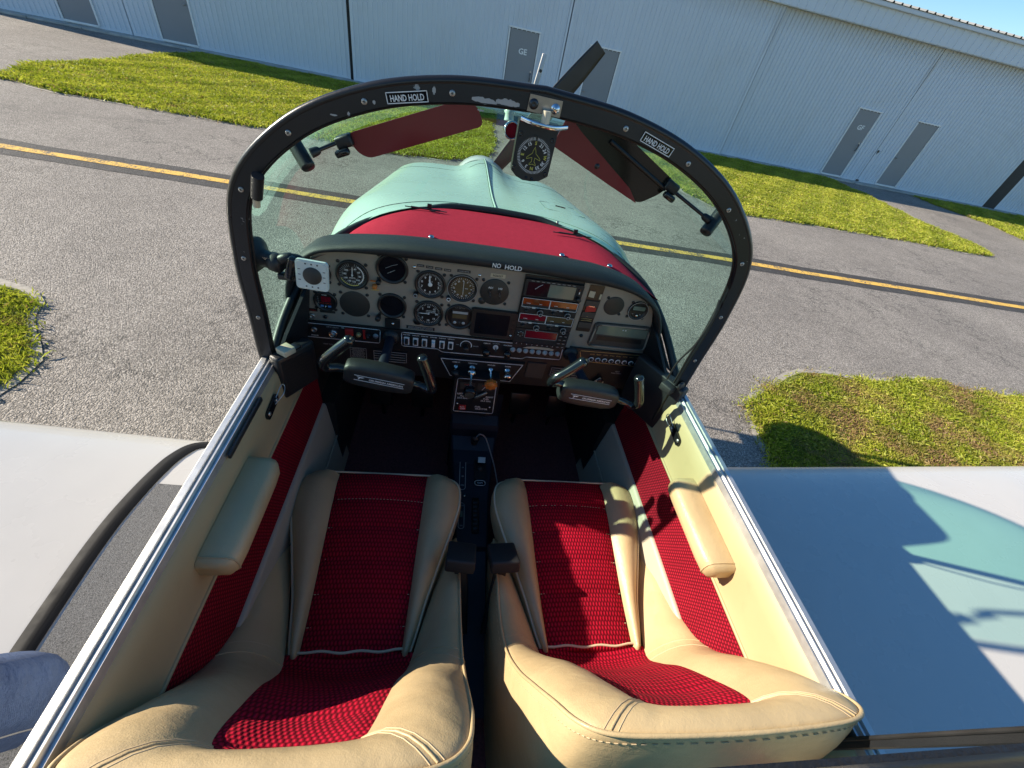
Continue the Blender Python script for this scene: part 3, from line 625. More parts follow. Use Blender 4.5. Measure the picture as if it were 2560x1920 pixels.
for d, sh in ((0.03, 0.985), (0.055, 0.95), (0.075, 0.88), (0.085, 0.75), (0.088, 0.3)):
    rows.append([(p[0]*sh, 2.5+d, 1.28+(p[2]-1.28)*sh) for p in rows[NY]])
# the deck under the windshield is open: start the cowl skin just ahead of the windshield base
rows2 = []
for j, r_ in enumerate(rows):
    if j <= NY:
        rr = []
        for (x, y, z) in r_:
            ys = wb_y(x)-0.012 if z > 1.5 else 1.04
            t = j/NY; yy = ys+(2.5-ys)*t; rr.append((x, yy, (cow_z(x, yy) if z > 1.2501 else z)))
        rows2.append(rr)
    else: rows2.append(r_)
mb.sheet(rows2, 'mint_paint'); cow = mb.build('cowling', plane)
mb = MB(); mb.tube([(0.0, y, cow_z(0, y)+0.001) for y in np.linspace(1.40, 2.52, 40)], 0.0035, 'mint_paint', 6)
for xx in (-0.0055, 0.0055): mb.tube([(xx, y, cow_z(xx, y)+0.0005) for y in np.linspace(1.40, 2.52, 40)], 0.0014, 'hinge_line', 5)
mb.build('centre_hinge', cow)
mb = MB(); mb.tube([(x, wb_y(x)+0.062, cow_z(x, wb_y(x)+0.062)+0.0002) for x in np.linspace(-0.50, 0.50, 70)], 0.0013, 'hinge_line', 5); mb.build('cowl_seam', cow)
mb = MB(); mb.tube([(x, 2.30, cow_z(x, 2.30)+0.0002) for x in np.linspace(-0.47, 0.47, 70)], 0.0010, 'hinge_line', 5); mb.build('cowl_seam', cow)
hp = rrect(0.20, 1.56, 0.36, 1.74, 0.02, 3); mb = MB(); mb.tube([(u, v, cow_z(u, v)+0.0003) for u, v in hp], 0.0011, 'hinge_line', 5, closed=True); mb.tube([(0.26, 1.68, cow_z(0.26, 1.68)+0.001), (0.30, 1.67, cow_z(0.30, 1.67)+0.001)], 0.003, 'dark_steel', 6); mb.build('oil_door', cow)
# spinner and propeller
HUB = Vector((0.0, 2.70, 1.415))
mb = MB(); mb.lathe(HUB+Vector((0, -0.06, 0)), (0, 1, 0), [(0.165, 0), (0.17, 0.02), (0.165, 0.10), (0.14, 0.18), (0.095, 0.25), (0.04, 0.295), (0, 0.305)], 'white_paint', 28); mb.build('spinner', plane)
prop = MB(); prop.lathe(HUB+Vector((0, -0.09, 0)), (0, 1, 0), [(0.06, 0), (0.06, 0.15)], 'prop_black', 18); prop = prop.build('propeller', plane)
bd = Vector((0.536, 0, 0.768)).normalized()
for sg in (1, -1):
    d = bd*sg; side = Vector((d.z, 0, -d.x)); mb = MB(); rows = []
    for k in range(15):
        t = k/14; r = 0.07+0.868*t
        ch = 0.075+0.052*math.sin(math.pi*(0.08+0.80*t))-0.018*t**3; tw = R(50-38*t**0.6)
        cd = side*math.cos(tw)+Vector((0, 1, 0))*math.sin(tw)*0.55; th = 0.030*(1-t)+0.006; nd = d.cross(cd).normalized()
        c = HUB+d*r; rows.append([c+cd*(ch*u)+nd*(th*v) for u, v in ((-0.5, 0), (-0.35, 0.42), (0, 0.55), (0.35, 0.3), (0.5, 0), (0.3, -0.12), (0, -0.16), (-0.35, -0.12))])
    mb.sheet(rows, 'prop_black', wrap=True); mb.add(rows[-1], [list(range(8))], 'prop_black'); mb.build('blade', prop)
# windshield bow
BX = -0.010
HB = [(0.0, 2.117), (0.137, 2.1065), (0.2635, 2.0745), (0.38, 2.013), (0.4735, 1.913), (0.5065, 1.7785), (0.517, 1.637), (0.526, 1.51), (0.520, 1.42)]
def bow_y(z, y0=0.80): return y0-0.06*(z-1.51)/0.61
hb = spline([Vector((x, 0, z)) for x, z in HB], 8)
BOW = [Vector((-p.x, 0, p.z)) for p in hb[::-1]][:-1]+hb
def bow_frame(i):
    p = BOW[i]; t = (BOW[min(i+1, len(BOW)-1)]-BOW[max(i-1, 0)]).normalized(); nn = Vector((-t.z, 0, t.x))
    return p, t, nn
def bow(name, y0, dark='bow_paint'):
    mb = MB(); rows = []
    for i in range(len(BOW)):
        p, t, nn = bow_frame(i); y = bow_y(p.z, y0); c = Vector((p.x+BX, y, p.z))
        rows.append([c+nn*a+Vector((0, b_, 0)) for a, b_ in ((0.0130, 0.0), (0.0125, -0.0), (-0.0105, 0.0), (-0.0125, 0.002), (-0.0125, 0.014), (0.0130, 0.014))])
    mb.sheet(rows, dark, True, wrap=True); o = mb.build(name, plane, sharp=35)
    mb = MB(); pts = []
    for i in range(len(BOW)):
        p, t, nn = bow_frame(i); pts.append(Vector((p.x+BX, bow_y(p.z, y0)+0.006, p.z))+nn*0.0150)
    mb.tube(pts, 0.0070, 'seal_rubber', 10, up=(0, 1, 0)); mb.build('rubber_seal', o)
    mb = MB(); mb.tube([Vector((bow_frame(i)[0].x+BX, bow_y(bow_frame(i)[0].z, y0)+0.012, bow_frame(i)[0].z))-bow_frame(i)[2]*0.0128 for i in range(len(BOW))], 0.0026, 'black_rubber', 8, up=(0, 1, 0)); mb.build('inner_lip', o)
    return o
wbow = bow('windshield_bow', 0.80)
def bow_at(x, z, d):                                   # a point on the aft face of the bow, d metres towards the cabin
    return Vector((x, bow_y(z)-d, z))
sm = MB(); sm.lathe((0, 0, 0), (0, -1, 0), [(0.0044, 0), (0.0042, 0.0012), (0.0026, 0.0016), (0, 0.0016)], 'screw_steel', 12); sm.box((0, -0.0017, 0), (0.0044, 0.0004, 0.0010), 'black_plastic'); sm.box((0, -0.0017, 0), (0.0010, 0.00045, 0.0044), 'black_plastic')
SCREW, _ = sm.mesh('screw', (0, 0, 0))
for x, z in ((-.391, 2.014), (-.485, 1.913), (-.517, 1.779), (-.527, 1.635), (-.274, 2.075), (-.147, 2.107), (.127, 2.106), (.253, 2.074), (.369, 2.012), (.462, 1.913), (.496, 1.778), (.507, 1.639)):
    inst('screw', SCREW, bow_at(x, z, 0.0005), wbow, Matrix.Rotation(random.uniform(0, 3), 3, 'Y'))
def hand_hold(x, z, ang):
    ca, sa = math.cos(ang), math.sin(ang); f = lambda u, v, d: tuple(bow_at(x+u*ca-v*sa, z+u*sa+v*ca, 0.0008+d))
    mb = MB(); pl = [(-0.031, -0.0078), (0.031, -0.0078), (0.031, 0.0078), (-0.031, 0.0078)]
    mb.prism(pl, f, 0, 0.0008, 'black_gloss'); mb.frame([(-0.030, -0.0068), (0.030, -0.0068), (0.030, 0.0068), (-0.030, 0.0068)], f, 0.0012, 0.0003, 'white_print', 0.0008); mb.text('HAND HOLD', f, 0, -0.0006, 0.0112, 'white_print', 0.0003, 0.0008, width=0.050); mb.build('hand_hold_placard', wbow)
hand_hold(-0.212, 2.091, R(12)); hand_hold(0.187, 2.093, R(-15))
mb = MB(); f = lambda u, v, d: tuple(bow_at(u, v, 0.0005+d))   # bare metal where the paint is scraped off
random.seed(5)
for (x0, x1, zc, hh) in ((-0.118, -0.080, 2.1055, 0.0045), (-0.082, -0.046, 2.1085, 0.0052), (-0.176, -0.171, 2.106, 0.0055), (-0.108, -0.098, 2.0925, 0.0012), (-0.262, -0.258, 2.0765, 0.003), (-0.30, -0.296, 2.055, 0.003), (-0.325, -0.315, 2.050, 0.0014)):
    top = [(x0+(x1-x0)*k/12, zc+hh*(0.35+0.65*math.sin(math.pi*(k+0.5)/13))*random.uniform(0.6, 1.1)) for k in range(13)]; bot = [(x0+(x1-x0)*k/12, zc-hh*(0.35+0.65*math.sin(math.pi*(k+0.5)/13))*random.uniform(0.6, 1.1)) for k in range(13)][::-1]
    mb = MB(); mb.prism(top+bot, f, 0, 0.0004, 'grey_print'); mb.build('paint_scrape', wbow)
# windshield glass between its base on the deck and the bow
mb = MB(); rows = []; NB = len(WBASE); NT = 14
bp = [Vector((p.x+BX, bow_y(p.z)+0.018, p.z))-bow_frame(i)[2]*0.006 for i, p in enumerate(BOW) if p.z >= 1.505]
def resample(P, n):
    L = [0]
    for i in range(1, len(P)): L.append(L[-1]+(P[i]-P[i-1]).length)
    out = []; j = 0
    for k in range(n):
        s = L[-1]*k/(n-1)
        while j < len(P)-2 and L[j+1] < s: j += 1
        t = (s-L[j])/max(1e-9, L[j+1]-L[j]); out.append(P[j].lerp(P[j+1], min(1, max(0, t))))
    return out
NA = 61; A_ = resample(WBASE, NA); B_ = resample(bp, NA)
for j in range(NT+1):
    t = j/NT; r_ = []
    for k in range(NA):
        a, b_ = A_[k], B_[k]; q = abs(k/(NA-1)-0.5)*2; c = (a+b_)/2+Vector((math.copysign(0.05*q*(1-q**4), a.x), 0.17*(1-q*q), 0.19*(1-q*q)+0.02*(1-q)))
        r_.append(a*(1-t)**2+c*2*t*(1-t)+b_*t*t)
    rows.append(r_)
mb.sheet(rows, 'windshield_glass'); ws = mb.build('windshield', plane)
mb = MB(); mb.tube([p+Vector((0, -0.006, 0.003)) for p in A_], 0.0115, 'black_rubber', 8); mb.build('base_seal', ws)
# slid-back canopy behind the cabin opening
can = bow('canopy_bow', 0.050, 'black_plastic')
mb = MB(); rows = []
for y_ in (0.02, -0.3, -0.7, -1.1, -1.45):
    k = 1.0 if y_ > -0.5 else 1-0.35*((-0.5-y_)/0.95)**1.5
    rows.append([Vector((p.x+BX, bow_y(p.z, 0.050)-0.01+y_-0.02, 1.51+(p.z-1.51)*k)) for p in BOW if p.z >= 1.53])
mb.sheet(rows, 'canopy_glass'); mb.build('canopy_glass', can)
for sg in (-1, 1):
    mb = MB(); mb.box((sg*0.535+BX*0, -0.72, 1.535), (0.03, 1.46, 0.035), 'brushed', bevel=0.004); mb.build('canopy_side_rail', can)
# canopy rails along the cabin sides: ribbed bare aluminium
for sg in (-1, 1):
    mb = MB(); prof = [(0.551, 1.486), (0.551, 1.511), (0.548, 1.514), (0.538, 1.514), (0.5365, 1.509), (0.533, 1.509), (0.532, 1.5125), (0.529, 1.5125), (0.526, 1.506), (0.5235, 1.506), (0.5225, 1.5085), (0.520, 1.5085), (0.519, 1.50), (0.518, 1.485)]
    ys = np.linspace(-1.6, 0.835, 12)
    mb.sheet([[(sg*a, y, z) for a, z in prof] for y in ys], 'rail_metal', False); mb.add([(sg*a, 0.835, z) for a, z in prof], [list(range(len(prof)))], 'rail_metal'); rl = mb.build('canopy_rail', plane)
    if sg < 0:
        s = MB(); s.box((-0.512, 0.60, 1.497), (0.006, 0.16, 0.012), 'black_rubber', bevel=0.002); s.build('rubber_bumper', rl)

# ------------------------------------------------------------------ cabin: sides, floor, deck
for sg in (-1, 1):
    ys = np.linspace(-1.4, 0.975, 20)
    mb = MB(); prof = [(0.5185, 1.492), (0.512, 1.484), (0.508, 1.45), (0.507, 1.40), (0.505, 1.372), (0.502, 1.362)]
    mb.sheet([[(sg*a, y, z) for a, z in prof] for y in ys], 'vinyl'); wall = mb.build('cabin_side', plane)
    mb = MB(); mb.tube([(sg*0.503, y, 1.362) for y in ys], 0.004, 'vinyl', 6); mb.build('welt', wall)
    mb = MB(); prof = [(0.5025, 1.361), (0.502, 1.33), (0.500, 1.28), (0.498, 1.23), (0.4965, 1.192)]
    mb.sheet([[(sg*a, y, z) for a, z in prof] for y in ys], 'wall_cloth', uv=[[(y, z) for a, z in prof] for y in ys]); mb.build('cloth_strip', wall)
    mb = MB(); prof = [(0.4985, 1.195), (0.490, 1.195), (0.486, 1.185), (0.470, 1.02), (0.455, 0.87)]
    mb.sheet([[(sg*a, y, z) for a, z in prof] for y in np.linspace(-1.4, 1.03, 16)], 'lower_trim', True); mb.tube([(sg*0.468, y, 1.04) for y in np.linspace(-1.0, 1.0, 8)], 0.003, 'lower_trim', 5); mb.build('lower_panel', wall)
    # padded armrest
    mb = MB(); rows = []
    for y, k in ((0.338, 0.55), (0.342, 0.86), (0.352, 0.97), (0.38, 1.0), (0.45, 1.0), (0.52, 1.0), (0.552, 0.97), (0.566, 0.86), (0.571, 0.55)):
        w = 0.060*k; hh = 0.050*k; zc = 1.418; x1 = 0.507
        rows.append([(sg*(x1-a*w), y, zc+b_*hh*0.5) for a, b_ in ((0, -0.8), (0.5, -1.0), (0.85, -0.9), (1.0, -0.5), (1.02, 0.1), (0.97, 0.65), (0.80, 0.95), (0.4, 1.02), (0.0, 1.0))])
    mb.sheet(rows, 'leather'); mb.add(rows[0], [list(range(9))], 'leather'); mb.add(rows[-1], [list(range(9))[::-1]], 'leather'); ar = mb.build('armrest', wall)
    mb = MB(); mb.tube([Vector(p) for p in rows[2]], 0.0016, 'leather', 5); mb.build('armrest_seam', ar)
    # black latch escutcheon with a wire loop
    yc, zc = 0.70, 1.452; mb = MB(); f = lambda u, v, d: (sg*(0.5085-d), u, v)
    c_, s_ = math.cos(R(8)), math.sin(R(8)); pl = [(yc+(u*c_-v*s_), zc+(u*s_+v*c_)) for u, v in rrect(-0.034, -0.0115, 0.034, 0.0115, 0.0112, 6)]
    mb.prism(pl, f, 0, 0.006, 'black_gloss')
    for k in (-0.023, 0.022): mb.lathe(f(yc+k, zc, 0.006), (-sg, 0, 0), [(0.0055, 0), (0.004, 0.002), (0, 0.002)], 'screw_steel', 10)
    ic = mb.build('latch_plate', wall)
    mb = MB(); mb.tube(spline([(sg*0.503, 0.712, 1.448), (sg*0.490, 0.735, 1.462), (sg*0.492, 0.752, 1.470), (sg*0.497, 0.748, 1.476), (sg*0.502, 0.72, 1.462)], 6), 0.0011, 'brushed', 6); mb.build('wire_loop', ic)
mb = MB(); mb.box((0, 0.1, 0.85), (0.95, 3.0, 0.03), 'carpet_dark'); mb.build('cabin_floor', plane)
mb = MB(); mb.box((0, 1.56, 1.15), (0.98, 0.03, 0.70), 'black_plastic'); mb.build('firewall', plane)
mb = MB(); mb.box((0, -1.42, 1.2), (1.0, 0.03, 0.7), 'carpet_dark'); mb.build('rear_bulkhead', plane)
for sg in (-1, 1):
    mb = MB(); mb.box((sg*0.514, 1.25, 1.13), (0.012, 0.66, 0.56), 'black_plastic'); mb.box((sg*0.485, 1.27, 1.02), (0.05, 0.60, 0.36), 'black_plastic'); mb.build('footwell_side', plane)
# red felt deck
mb = MB(); rows = []; uvs = []
def deck_aft(x): return 1.028-0.26*x*x
def deck_aft_z(x): return 1.752-0.80*max(0, abs(x)-0.26)**1.6
for k in range(41):
    x = -0.468+0.930*k/40; r_ = []
    for j in range(9):
        t = j/8; ya = deck_aft(x); yb = max(ya+0.003, wb_y(x)-0.024); y = ya+(yb-ya)*t
        zb = cow_z(x, yb)-0.004; r_.append((x, y, deck_aft_z(x)*(1-t)+zb*t+0.004*math.sin(math.pi*t)))
    rows.append(r_)
mb.sheet(rows, 'red_felt'); deck = mb.build('dashboard_deck', plane)
bt = MB(); bt.lathe((0, 0, 0), (0, 0, 1), [(0.0075, 0), (0.006, 0.003), (0, 0.0036)], 'chrome', 12); BUT, _ = bt.mesh('snap_button', (0, 0, 0))
for x in (-0.335, -0.185, 0.165, 0.30): inst('snap_button', BUT, (x, deck_aft(x)+0.030, deck_aft_z(x)+0.004), deck)
for x, y in ((-0.215, 1.24), (0.22, 1.20)):
    mb = MB(); z = cow_z(x, y)-0.001
    mb.box((x, y, z+0.001), (0.085, 0.004, 0.004), 'black_plastic'); mb.box((x+0.01, y+0.004, z+0.008), (0.012, 0.006, 0.014), 'black_plastic')
    for k in (-0.05, 0.02, 0.052): mb.box((x+k, y-0.012+abs(k)*0.2, z+0.001), (0.018, 0.003, 0.002), 'black_plastic')
    mb.build('defroster_slot', deck)
bt = MB(); bt.lathe((0, 0, 0), (0, -0.6, 0.8), [(0.005, 0), (0.004, 0.003), (0, 0.0035)], 'screw_steel', 10); BUT2, _ = bt.mesh('rim_screw', (0, 0, 0))
for x in (-0.12, -0.02, 0.08, 0.19): inst('rim_screw', BUT2, (x, wb_y(x)-0.008, cow_z(x, wb_y(x))+0.008), deck)

# glareshield: padded black lip over the panel
GP = spline([Vector((x, 0, z)) for x, z in ((-0.528, 1.44), (-0.524, 1.56), (-0.512, 1.635), (-0.470, 1.698), (-0.40, 1.727), (-0.22, 1.737), (0.0, 1.740), (0.22, 1.735), (0.34, 1.722), (0.415, 1.692), (0.462, 1.640), (0.488, 1.56), (0.500, 1.46))], 8)
mb = MB(); rows = []
for i, p in enumerate(GP):
    t = (GP[min(i+1, len(GP)-1)]-GP[max(i-1, 0)]).normalized(); nn = Vector((-t.z, 0, t.x)); top = sstep((p.z-1.60)/0.09)
    dep = 0.060-0.012*top; y0 = 0.986; kk = 0.52+0.60*(1-sstep((abs(p.x)-0.22)/0.22))
    rows.append([Vector((p.x, y0+b_, p.z))+nn*(a*kk) for a, b_ in ((-0.003, 0.0), (-0.003, -0.030), (0.003, -0.038), (0.012, -0.040), (0.020, -0.036), (0.025, -0.026), (0.0265, -0.010), (0.022, 0.03), (0.012+0.006*top, dep), (-0.02, dep+0.002))])
mb.sheet(rows, 'black_crinkle'); gs = mb.build('glareshield', plane)
mb = MB(); f = lambda u, v, d: (u, 0.9455-d, v)
mb.text('NO', f, -0.018, 1.7505, 0.0165, 'white_print', 0.0008, 0.0006, width=0.021); mb.text('HOLD', f, 0.024, 1.7500, 0.0165, 'white_print', 0.0008, 0.0006, width=0.043); mb.build('no_hold_lettering', gs)

# ------------------------------------------------------------------ instrument panel
pf = lambda u, v, d: (u, 0.98-d, v)
PP = [(-0.517, 1.505), (-0.513, 1.60), (-0.495, 1.655), (-0.455, 1.705), (-0.39, 1.732), (0.0, 1.742), (0.30, 1.732), (0.39, 1.708), (0.445, 1.668), (0.470, 1.60), (0.482, 1.505)]
mb = MB(); mb.prism(PP, pf, -0.010, 0.0, 'panel_grey'); panel = mb.build('instrument_panel', plane)
def arc(mb, f, u, v, r0, r1, a0, a1, mat, d=0.0003, d0=0.0, n=None):
    n = n or max(2, int(abs(a1-a0)/9)); A = [R(a0+(a1-a0)*k/n) for k in range(n+1)]
    pts = [f(u+r*math.sin(a), v+r*math.cos(a), d0+d) for r in (r0, r1) for a in A]
    mb.add(pts, [(k, k+1, n+2+k, n+1+k) for k in range(n)], mat)
def ticks(mb, f, u, v, r0, r1, a0, a1, n, w, mat, d0):
    for k in range(n+1):
        a = R(a0+(a1-a0)*k/n); s_, c_ = math.sin(a), math.cos(a)
        q = [(u+r*s_+e*w/2*c_, v+r*c_-e*w/2*s_) for r, e in ((r0, -1), (r1, -1), (r1, 1), (r0, 1))]
        mb.add([f(x, y, d0+0.0003) for x, y in q], [(0, 1, 2, 3)], mat)
def needle(mb, f, u, v, a, r, w, mat, d0, tail=0.2):
    a = R(a); s_, c_ = math.sin(a), math.cos(a); q = [(-w/2, -tail*r), (w/2, -tail*r), (w/2, r*0.75), (0, r), (-w/2, r*0.75)]
    mb.prism([(u+x*c_+y*s_, v-x*s_+y*c_) for x, y in q], f, d0, d0+0.0008, mat)
    mb.lathe(f(u, v, d0), (0, -1, 0), [(w*1.4, 0), (w*1.2, 0.0014), (0, 0.0014)], mat, 10)
def case(mb, u, v, r, ring='instrument_ring', face='instrument_face', fd=0.0020):
    o = pf(u, v, 0)
    mb.lathe(o, (0, -1, 0), [(r+0.0018, 0.0002), (r+0.0018, 0.0042), (r+0.0006, 0.0062), (r-0.0035, 0.0062), (r-0.0062, fd)], ring, 36, cap=False)
    mb.lathe(o, (0, -1, 0), [(r-0.006, fd), (0, fd+0.00001)], face, 36, cap=False)
    for a in (45, 135, 225, 315):
        q = pf(u+1.22*r*math.sin(R(a+2)), v+1.18*r*math.cos(R(a+2)), 0)
        mb.lathe(q, (0, -1, 0), [(0.0045, 0), (0.0042, 0.0018), (0.002, 0.0024), (0, 0.0022)], 'black_plastic', 10)
def knob(mb, o, r, h, mat='black_plastic', ax=(0, -1, 0), n=16):
    mb.lathe(o, ax, [(r*0.8, 0), (r*0.8, h*0.3), (r, h*0.35), (r, h*0.9), (r*0.85, h), (0, h)], mat, n)
def gdigits(mb, u, v, r, items, size, mat, d0, upright=True):
    for t_, a in items: mb.text(t_, pf, u+r*math.sin(R(a)), v+r*math.cos(R(a)), size, mat, 0.0003, d0, ang=0 if upright else -R(a))
RG = 0.0385
# airspeed indicator
mb = MB(); u, v = -0.372, 1.658; case(mb, u, v, RG)
arc(mb, pf, u, v, 0.026, 0.0285, 30, 150, 'white_print', d0=0.002); arc(mb, pf, u, v, 0.0285, 0.0305, 150, 250, 'yellow_print', d0=0.002); ticks(mb, pf, u, v, 0.0225, 0.0315, 15, 345, 34, 0.0007, 'grey_print', 0.0021)
gdigits(mb, u, v, 0.0185, [(str(40+20*k), 25+k*36) for k in range(9)], 0.0062, 'white_print', 0.0022); mb.text('KNOTS', pf, u, v-0.008, 0.0045, 'white_print', 0.0003, 0.0022); ticks(mb, pf, u, v, 0.013, 0.0165, 0, 360, 30, 0.0005, 'grey_print', 0.0021)
needle(mb, pf, u, v, 4, 0.024, 0.0018, 'white_print', 0.0028); mb.build('airspeed_indicator', panel)
# half-hidden small dial behind the phone mount
mb = MB(); u, v = -0.452, 1.652; case(mb, u, v, 0.027); arc(mb, pf, u, v, 0.0205, 0.0215, 0, 360, 'white_print', d0=0.002); gdigits(mb, u, v, 0.015, [('E', 90), ('U', 110), ('H', 140), ('S', 170), ('N', 0), ('W', 270)], 0.008, 'white_print', 0.0022, False); mb.build('clock', panel)
# attitude indicator, lens turned off
mb = MB(); u, v = -0.274, 1.688; case(mb, u, v, 0.0385, face='glass_dark'); needle(mb, pf, u-0.004, v-0.008, 60, 0.014, 0.0008, 'grey_print', 0.003, 0.6); mb.tube([pf(u-0.016, v+0.001, 0.003), pf(u, v+0.010, 0.003), pf(u+0.014, v+0.015, 0.003)], 0.0005, 'grey_print', 5); knob(mb, pf(-0.307, 1.652, 0), 0.0065, 0.018); mb.build('attitude_indicator', panel)
# altimeter
mb = MB(); u, v = -0.178, 1.658; case(mb, u, v, RG); ticks(mb, pf, u, v, 0.0265, 0.0315, 0, 360, 50, 0.0006, 'white_print', 0.0021); gdigits(mb, u, v, 0.0222, [(str(k), k*36) for k in range(10)], 0.0088, 'white_print', 0.0022); mb.text('ALT', pf, u+0.002, v+0.008, 0.0042, 'white_print', 0.0003, 0.0022)
mb.prism([(u+0.020, v-0.003), (u+0.029, v-0.003), (u+0.029, v+0.003), (u+0.020, v+0.003)], pf, 0.0021, 0.0024, 'black_gloss'); mb.text('29.9', pf, u+0.0245, v, 0.0040, 'white_print', 0.0003, 0.0024)
needle(mb, pf, u, v, -6, 0.027, 0.0030, 'white_print', 0.0028, 0.15); needle(mb, pf, u, v, -10, 0.017, 0.0042, 'white_print', 0.0034, 0.15); knob(mb, pf(u-0.036, v-0.030, 0), 0.0070, 0.016); mb.lathe(pf(u-0.036, v-0.030, 0.0155), (0, -1, 0), [(0.0055, 0), (0.0055, 0.001), (0.0040, 0.001), (0.004, 0)], 'grey_print', 14, cap=False); mb.build('altimeter', panel)
# course indicator with white ring
mb = MB(); u, v = -0.094, 1.658; case(mb, u, v, RG, face='lcd_amber'); arc(mb, pf, u, v, 0.0385, 0.0396, 0, 360, 'grey_print', d0=0.0062); arc(mb, pf, u, v, 0.024, 0.0325, 95, 265, 'instrument_face', d0=0.002); ticks(mb, pf, u, v, 0.0265, 0.0310, 0, 360, 36, 0.0007, 'white_print', 0.0026); gdigits(mb, u, v, 0.0225, [(t_, 30*k) for k, t_ in enumerate(('0', '3', '6', '9', '12', '15', '18', '21', '24', '27', '30', '33'))], 0.0060, 'white_print', 0.0028, False)
mb.box(pf(u+0.002, v+0.002, 0.0032), (0.0009, 0.0006, 0.040), 'white_print'); mb.box(pf(u+0.010, v+0.001, 0.0032), (0.008, 0.0006, 0.0009), 'white_print'); knob(mb, pf(u-0.034, v-0.031, 0), 0.0068, 0.014); mb.lathe(pf(u-0.034, v-0.031, 0.0138), (0, -1, 0), [(0.0055, 0), (0.0055, 0.001), (0.0038, 0.001), (0.0038, 0)], 'white_print', 14, cap=False); mb.build('course_indicator', panel)
# blank plate with two toggles
mb = MB(); u, v = -0.009, 1.658; mb.lathe(pf(u, v, 0), (0, -1, 0), [(0.0385, 0.0002), (0.0385, 0.002), (0.0375, 0.0026), (0, 0.0026)], 'blank_plate', 36)
mb.lathe(pf(u-0.030, v-0.030, 0), (0, -1, 0), [(0.010, 0.0002), (0.010, 0.0024), (0, 0.0025)], 'blank_plate', 16)
for dx, t_ in ((-0.012, 'ADI'), (0.014, 'HSI')):
    mb.text(t_, pf, u+dx, v+0.013, 0.0075, 'white_print', 0.0003, 0.0027); mb.cyl(pf(u+dx, v+0.001, 0.0025), pf(u+dx, v+0.001, 0.006), 0.0050, 'black_plastic', 12); mb.cyl(pf(u+dx, v+0.001, 0.005), pf(u+dx+0.0005, v-0.006, 0.017), 0.0018, 'chrome', 8, 0.0026)
for a in (45, 135, 225, 315): mb.lathe(pf(u+1.22*RG*math.sin(R(a)), v+1.18*RG*math.cos(R(a)), 0), (0, -1, 0), [(0.0045, 0), (0.0042, 0.0018), (0, 0.0022)], 'black_plastic', 10)
mb.build('toggle_plate', panel)
# engine monitor
mb = MB(); u, v = -0.446, 1.572; case(mb, u, v, 0.028); mb.prism(rrect(u-0.010, v-0.002, u+0.014, v+0.014, 0.001, 2), pf, 0.0022, 0.0026, 'lcd_red')
for k in range(5): mb.box(pf(u-0.012+k*0.006, v-0.006, 0.0026), (0.004, 0.0004, 0.0012), 'red_print')
for k in (-1, 1): mb.box(pf(u+k*0.009, v-0.0145, 0.0028), (0.008, 0.001, 0.005), 'blue_print')
mb.lathe(pf(u, v-0.0135, 0.0025), (0, -1, 0), [(0.0022, 0), (0.002, 0.004), (0, 0.0045)], 'chrome', 10); mb.text('GAUGE', pf, u-0.001, v+0.019, 0.0038, 'white_print', 0.0003, 0.0024)
for k in range(4): mb.box(pf(u-0.0185+k*0.0004, v+0.011-k*0.006, 0.0026), (0.004, 0.0004, 0.0009), 'grey_print')
mb.build('engine_monitor', panel)
# two blank or dark holes
mb = MB(); u, v = -0.372, 1.572; mb.lathe(pf(u, v, 0), (0, -1, 0), [(0.0385, 0.0002), (0.0385, 0.0016), (0.0375, 0.0020), (0, 0.0020)], 'blank_plate', 36)
for a in (45, 135, 225, 315): mb.lathe(pf(u+1.22*RG*math.sin(R(a)), v+1.18*RG*math.cos(R(a)), 0), (0, -1, 0), [(0.0045, 0), (0.0042, 0.0018), (0, 0.0022)], 'black_plastic', 10)
mb.build('blank_cover', panel)
mb = MB(); u, v = -0.276, 1.580; case(mb, u, v, 0.0365, face='glass_dark'); knob(mb, pf(-0.312, 1.543, 0), 0.0075, 0.020); mb.build('turn_indicator', panel)
# vertical speed
mb = MB(); u, v = -0.179, 1.569; case(mb, u, v, RG); ticks(mb, pf, u, v, 0.0265, 0.0315, -90, 90, 20, 0.0007, 'white_print', 0.0021); ticks(mb, pf, u, v, 0.0265, 0.0315, 90, 270, 20, 0.0007, 'white_print', 0.0021); gdigits(mb, u, v, 0.0215, [('10', 0), ('20', 90), ('10', 180), ('5', 312), ('5', 228), ('15', 45), ('15', 135)], 0.0078, 'white_print', 0.0022)
mb.text('VERTICAL SPEED', pf, u+0.006, v+0.009, 0.0034, 'white_print', 0.0003, 0.0022, width=0.026); mb.text('100 FEET PER MIN', pf, u+0.006, v+0.0045, 0.0034, 'white_print', 0.0003, 0.0022, width=0.026); needle(mb, pf, u, v, -90, 0.028, 0.0016, 'white_print', 0.003, 0.12); mb.lathe(pf(u-0.029, v-0.029, 0), (0, -1, 0), [(0.011, 0.0002), (0.011, 0.004), (0, 0.0042)], 'black_plastic', 14); mb.build('vertical_speed_indicator', panel)
# digital fuel computer
mb = MB(); u, v = -0.094, 1.569; case(mb, u, v, RG); mb.prism(rrect(u-0.022, v-0.023, u+0.024, v+0.026, 0.003), pf, 0.0022, 0.0045, 'black_plastic'); mb.box(pf(u+0.001, v+0.0155, 0.0048), (0.042, 0.0006, 0.007), 'grey_print'); mb.prism(rrect(u-0.020, v-0.0035, u+0.020, v+0.010, 0.001, 2), pf, 0.0045, 0.0050, 'lcd_amber')
for k in (-1, 0, 1): mb.lathe(pf(u+k*0.012, v-0.0175, 0.0045), (0, -1, 0), [(0.0046, 0), (0.0042, 0.0015), (0, 0.002)], ('grey_print', 'blank_plate', 'grey_print')[k+1], 14)
for k in range(4): mb.frame([(u-0.014+k*0.010, v+0.028), (u-0.008+k*0.010, v+0.028), (u-0.008+k*0.010, v+0.032), (u-0.014+k*0.010, v+0.032)], pf, 0.0006, 0.0003, 'grey_print', 0.0022)
